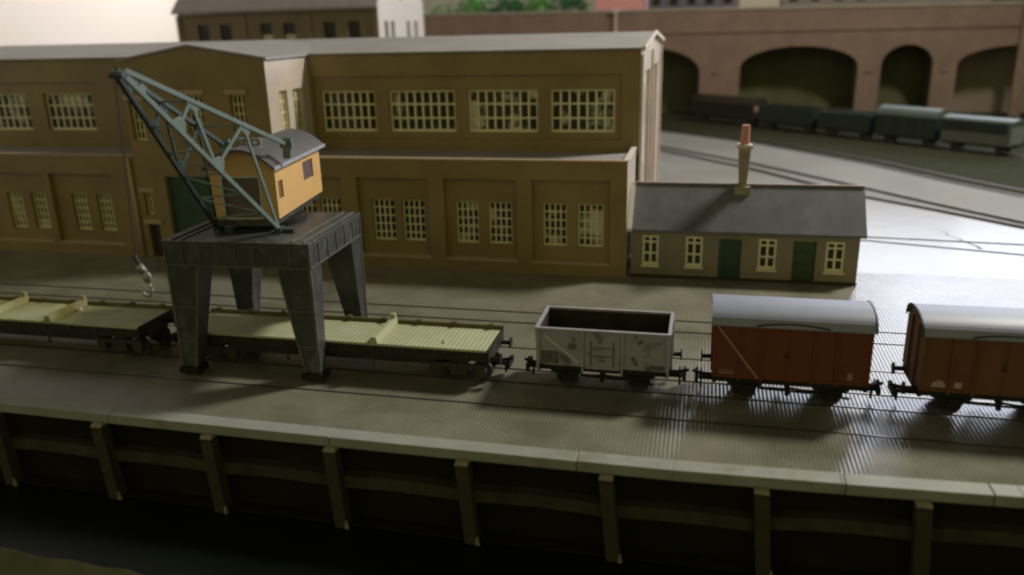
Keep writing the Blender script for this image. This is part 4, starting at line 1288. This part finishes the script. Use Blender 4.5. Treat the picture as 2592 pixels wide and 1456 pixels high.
# things standing above the parapet
def block_house(name, label, x0, x1, y0, y1, z0, z1, wall, roofm, cat='building', wins_=0):
    t = thing(name, ((x0 + x1) / 2, y0, z0), label, cat)
    MB().box(x0, x1, y0, y1, z0, z1).build('wall' if cat == 'building' else 'body', wall, t)
    ym_ = (y0 + y1) / 2
    MB().extrude([(y0 - .2, z1 + .003), (y1 + .2, z1 + .003), (ym_, z1 + 1.6)], 'x', x0 - .2, x1 + .2).build('roof', roofm, t)
    for i in range(wins_):
        u = x0 + (x1 - x0) * (i + 0.5) / wins_
        MB().box(u - 0.6, u + 0.6, y0 - .04, y0 - .003, z1 - 1.6, z1 - 0.5).build('window', M['pane'], t)
    return t
block_house('pink_house', 'blurred pink rendered block standing behind the viaduct parapet', -17.2, -9.9, 131, 138, 13.9, 18.5, M['pink'], M['mauve_roof'], wins_=2)
block_house('coach', 'blurred dark blue-purple coach on the viaduct between the pink and beige blocks', -9.4, 3.6, 131, 134, 14.0, 17.2, M['coach_blue'], M['mauve_roof'], 'coach', 5)
block_house('beige_hut', 'blurred beige block standing behind the viaduct parapet', 3.95, 9.6, 131, 137, 13.9, 18.0, M['beige'], M['mauve_roof'], wins_=1)
block_house('coach', 'blurred long grey-brown coach on the right part of the viaduct', 10.0, 37.6, 131, 134, 14.0, 17.2, M['coach_grey'], M['mauve_roof'], 'coach', 9)
def bush(label, x, y, z, r, h, m, n_=420):
    t = thing('bush', (x, y, z), label, 'bush', 'bushes behind the viaduct')
    lf = MB()
    for i in range(n_):
        th, ph = random.uniform(0, 2 * PI), math.acos(random.uniform(-0.3, 1))
        rr = r * random.uniform(0.55, 1.05) * (1 + 0.25 * math.sin(3 * th + x) * math.sin(2 * ph))
        c = Vector((x + rr * math.sin(ph) * math.cos(th), y + rr * 0.7 * math.sin(ph) * math.sin(th), z + 0.8 + h * rr / r * max(0, math.cos(ph)) + random.uniform(-.3, .3)))
        a = Vector((random.gauss(0, 1), random.gauss(0, 1), random.gauss(0, 1))).normalized() * random.uniform(0.25, 0.5)
        b2 = a.orthogonal().normalized() * random.uniform(0.15, 0.3)
        lf.quad(c - a, c - b2, c + a, c + b2)
    lf.build('foliage', m, t, fix=False)
    MB().tube((x, y, z - .3), (x, y, z + h * 0.6), 0.2, 8, 0.08).build('trunk', M['trunk'], t)
bush('pale grey-green bush at the left end above the viaduct beside the lit pale gable', -42.0, 132, 13.9, 2.4, 2.2, M['leaf_pale'])
bush('bright mid green bush second from the left above the viaduct', -37.0, 133, 13.9, 3.2, 3.4, M['leaf_mid'])
bush('dark green bush in the middle of the row above the viaduct', -31.5, 132.5, 13.9, 3.2, 3.2, M['leaf_dark'])
bush('mid green bush right of the dark middle one above the viaduct', -26.5, 133, 13.9, 2.8, 3.0, M['leaf_mid'])
bush('dark green bush next to the pink block above the viaduct', -21.3, 132.5, 13.9, 3.2, 3.4, M['leaf_dark'])

# ------------------------------------------------------------------ warehouse behind the factory
wh = thing('warehouse', (-46, 85, 0), 'brown warehouse behind the factory with mauve roof and lit pale twin-gabled end', 'building')
WX0, WX1, WY0, WY1 = -58.1, -34.2, 85.0, 99.6
wc = [-55.1, -52.3, -47.35, -44.6, -39.85, -37.0]
f = south(WY0)
w_ = MB().facade(f, WX0, WX1, 0, 15.5, [(c - 0.68, c + 0.68, 11.8, 14.3) for c in wc], 0.4)
w_.quad((WX0, WY0, 0), (WX0, WY0, 15.5), (WX0, WY1, 15.5), (WX0, WY1, 0))
w_.build('wall', M['back_brick'], wh, fix=False)
for i, c in enumerate(wc):
    o = MB().box(c - 0.68, c + 0.68, WY0 + 0.3, WY0 + 0.36, 11.8, 14.3).build('window', M['pane'], wh)
    if i in (2, 3):
        MB().box(c - 0.6, c + 0.6, WY0 + 0.26, WY0 + 0.297, 11.8, 13.1).build('blind', M['pale_end'] if i == 2 else M['beige'], o)
for c in (-58.0, -50.0, -42.2, -34.5):
    MB().box(c - 0.25, c + 0.25, WY0 - 0.15, WY0 - .004, 0, 15.3).build('pilaster', M['back_brick'], wh)
e = MB()
ymid = (WY0 + WY1) / 2
fe = east(WX1)
sl_ = []
for y in (86.7, 88.6, 93.6, 96.2):
    sl_.append((y, y + 1.05, 9.0, 14.2))
e.facade(fe, WY0, WY1, 0, 15.5, sl_, 0.3)
for a, b in ((WY0, ymid), (ymid, WY1)):
    e.add([fe(a, 15.5, 0), fe(b, 15.5, 0), fe(b, 16.3, 0), fe((a + b) / 2, 19.2, 0), fe(a, 16.0 if a == WY0 else 16.3, 0)], [(0, 1, 2, 3, 4)])
e.build('gable_wall', M['pale_end'], wh, fix=False)
for a, b, c, d in sl_:
    MB().quad(fe(a, c, .28), fe(b, c, .28), fe(b, d, .28), fe(a, d, .28)).build('window', M['slit'], wh, fix=False)
rfm = MB()
for a, b in ((WY0 - .5, ymid), (ymid, WY1 + .3)):
    mid = (a + b) / 2
    rfm.extrude([(a, 15.5), (mid, 19.1), (b, 16.0 if b > a + 8 else 15.8), (b, 16.1), (mid, 19.4), (a, 15.75)], 'x', WX0 - 0.4, WX1 - .01)
rfm.build('roof', M['mauve_roof'], wh)
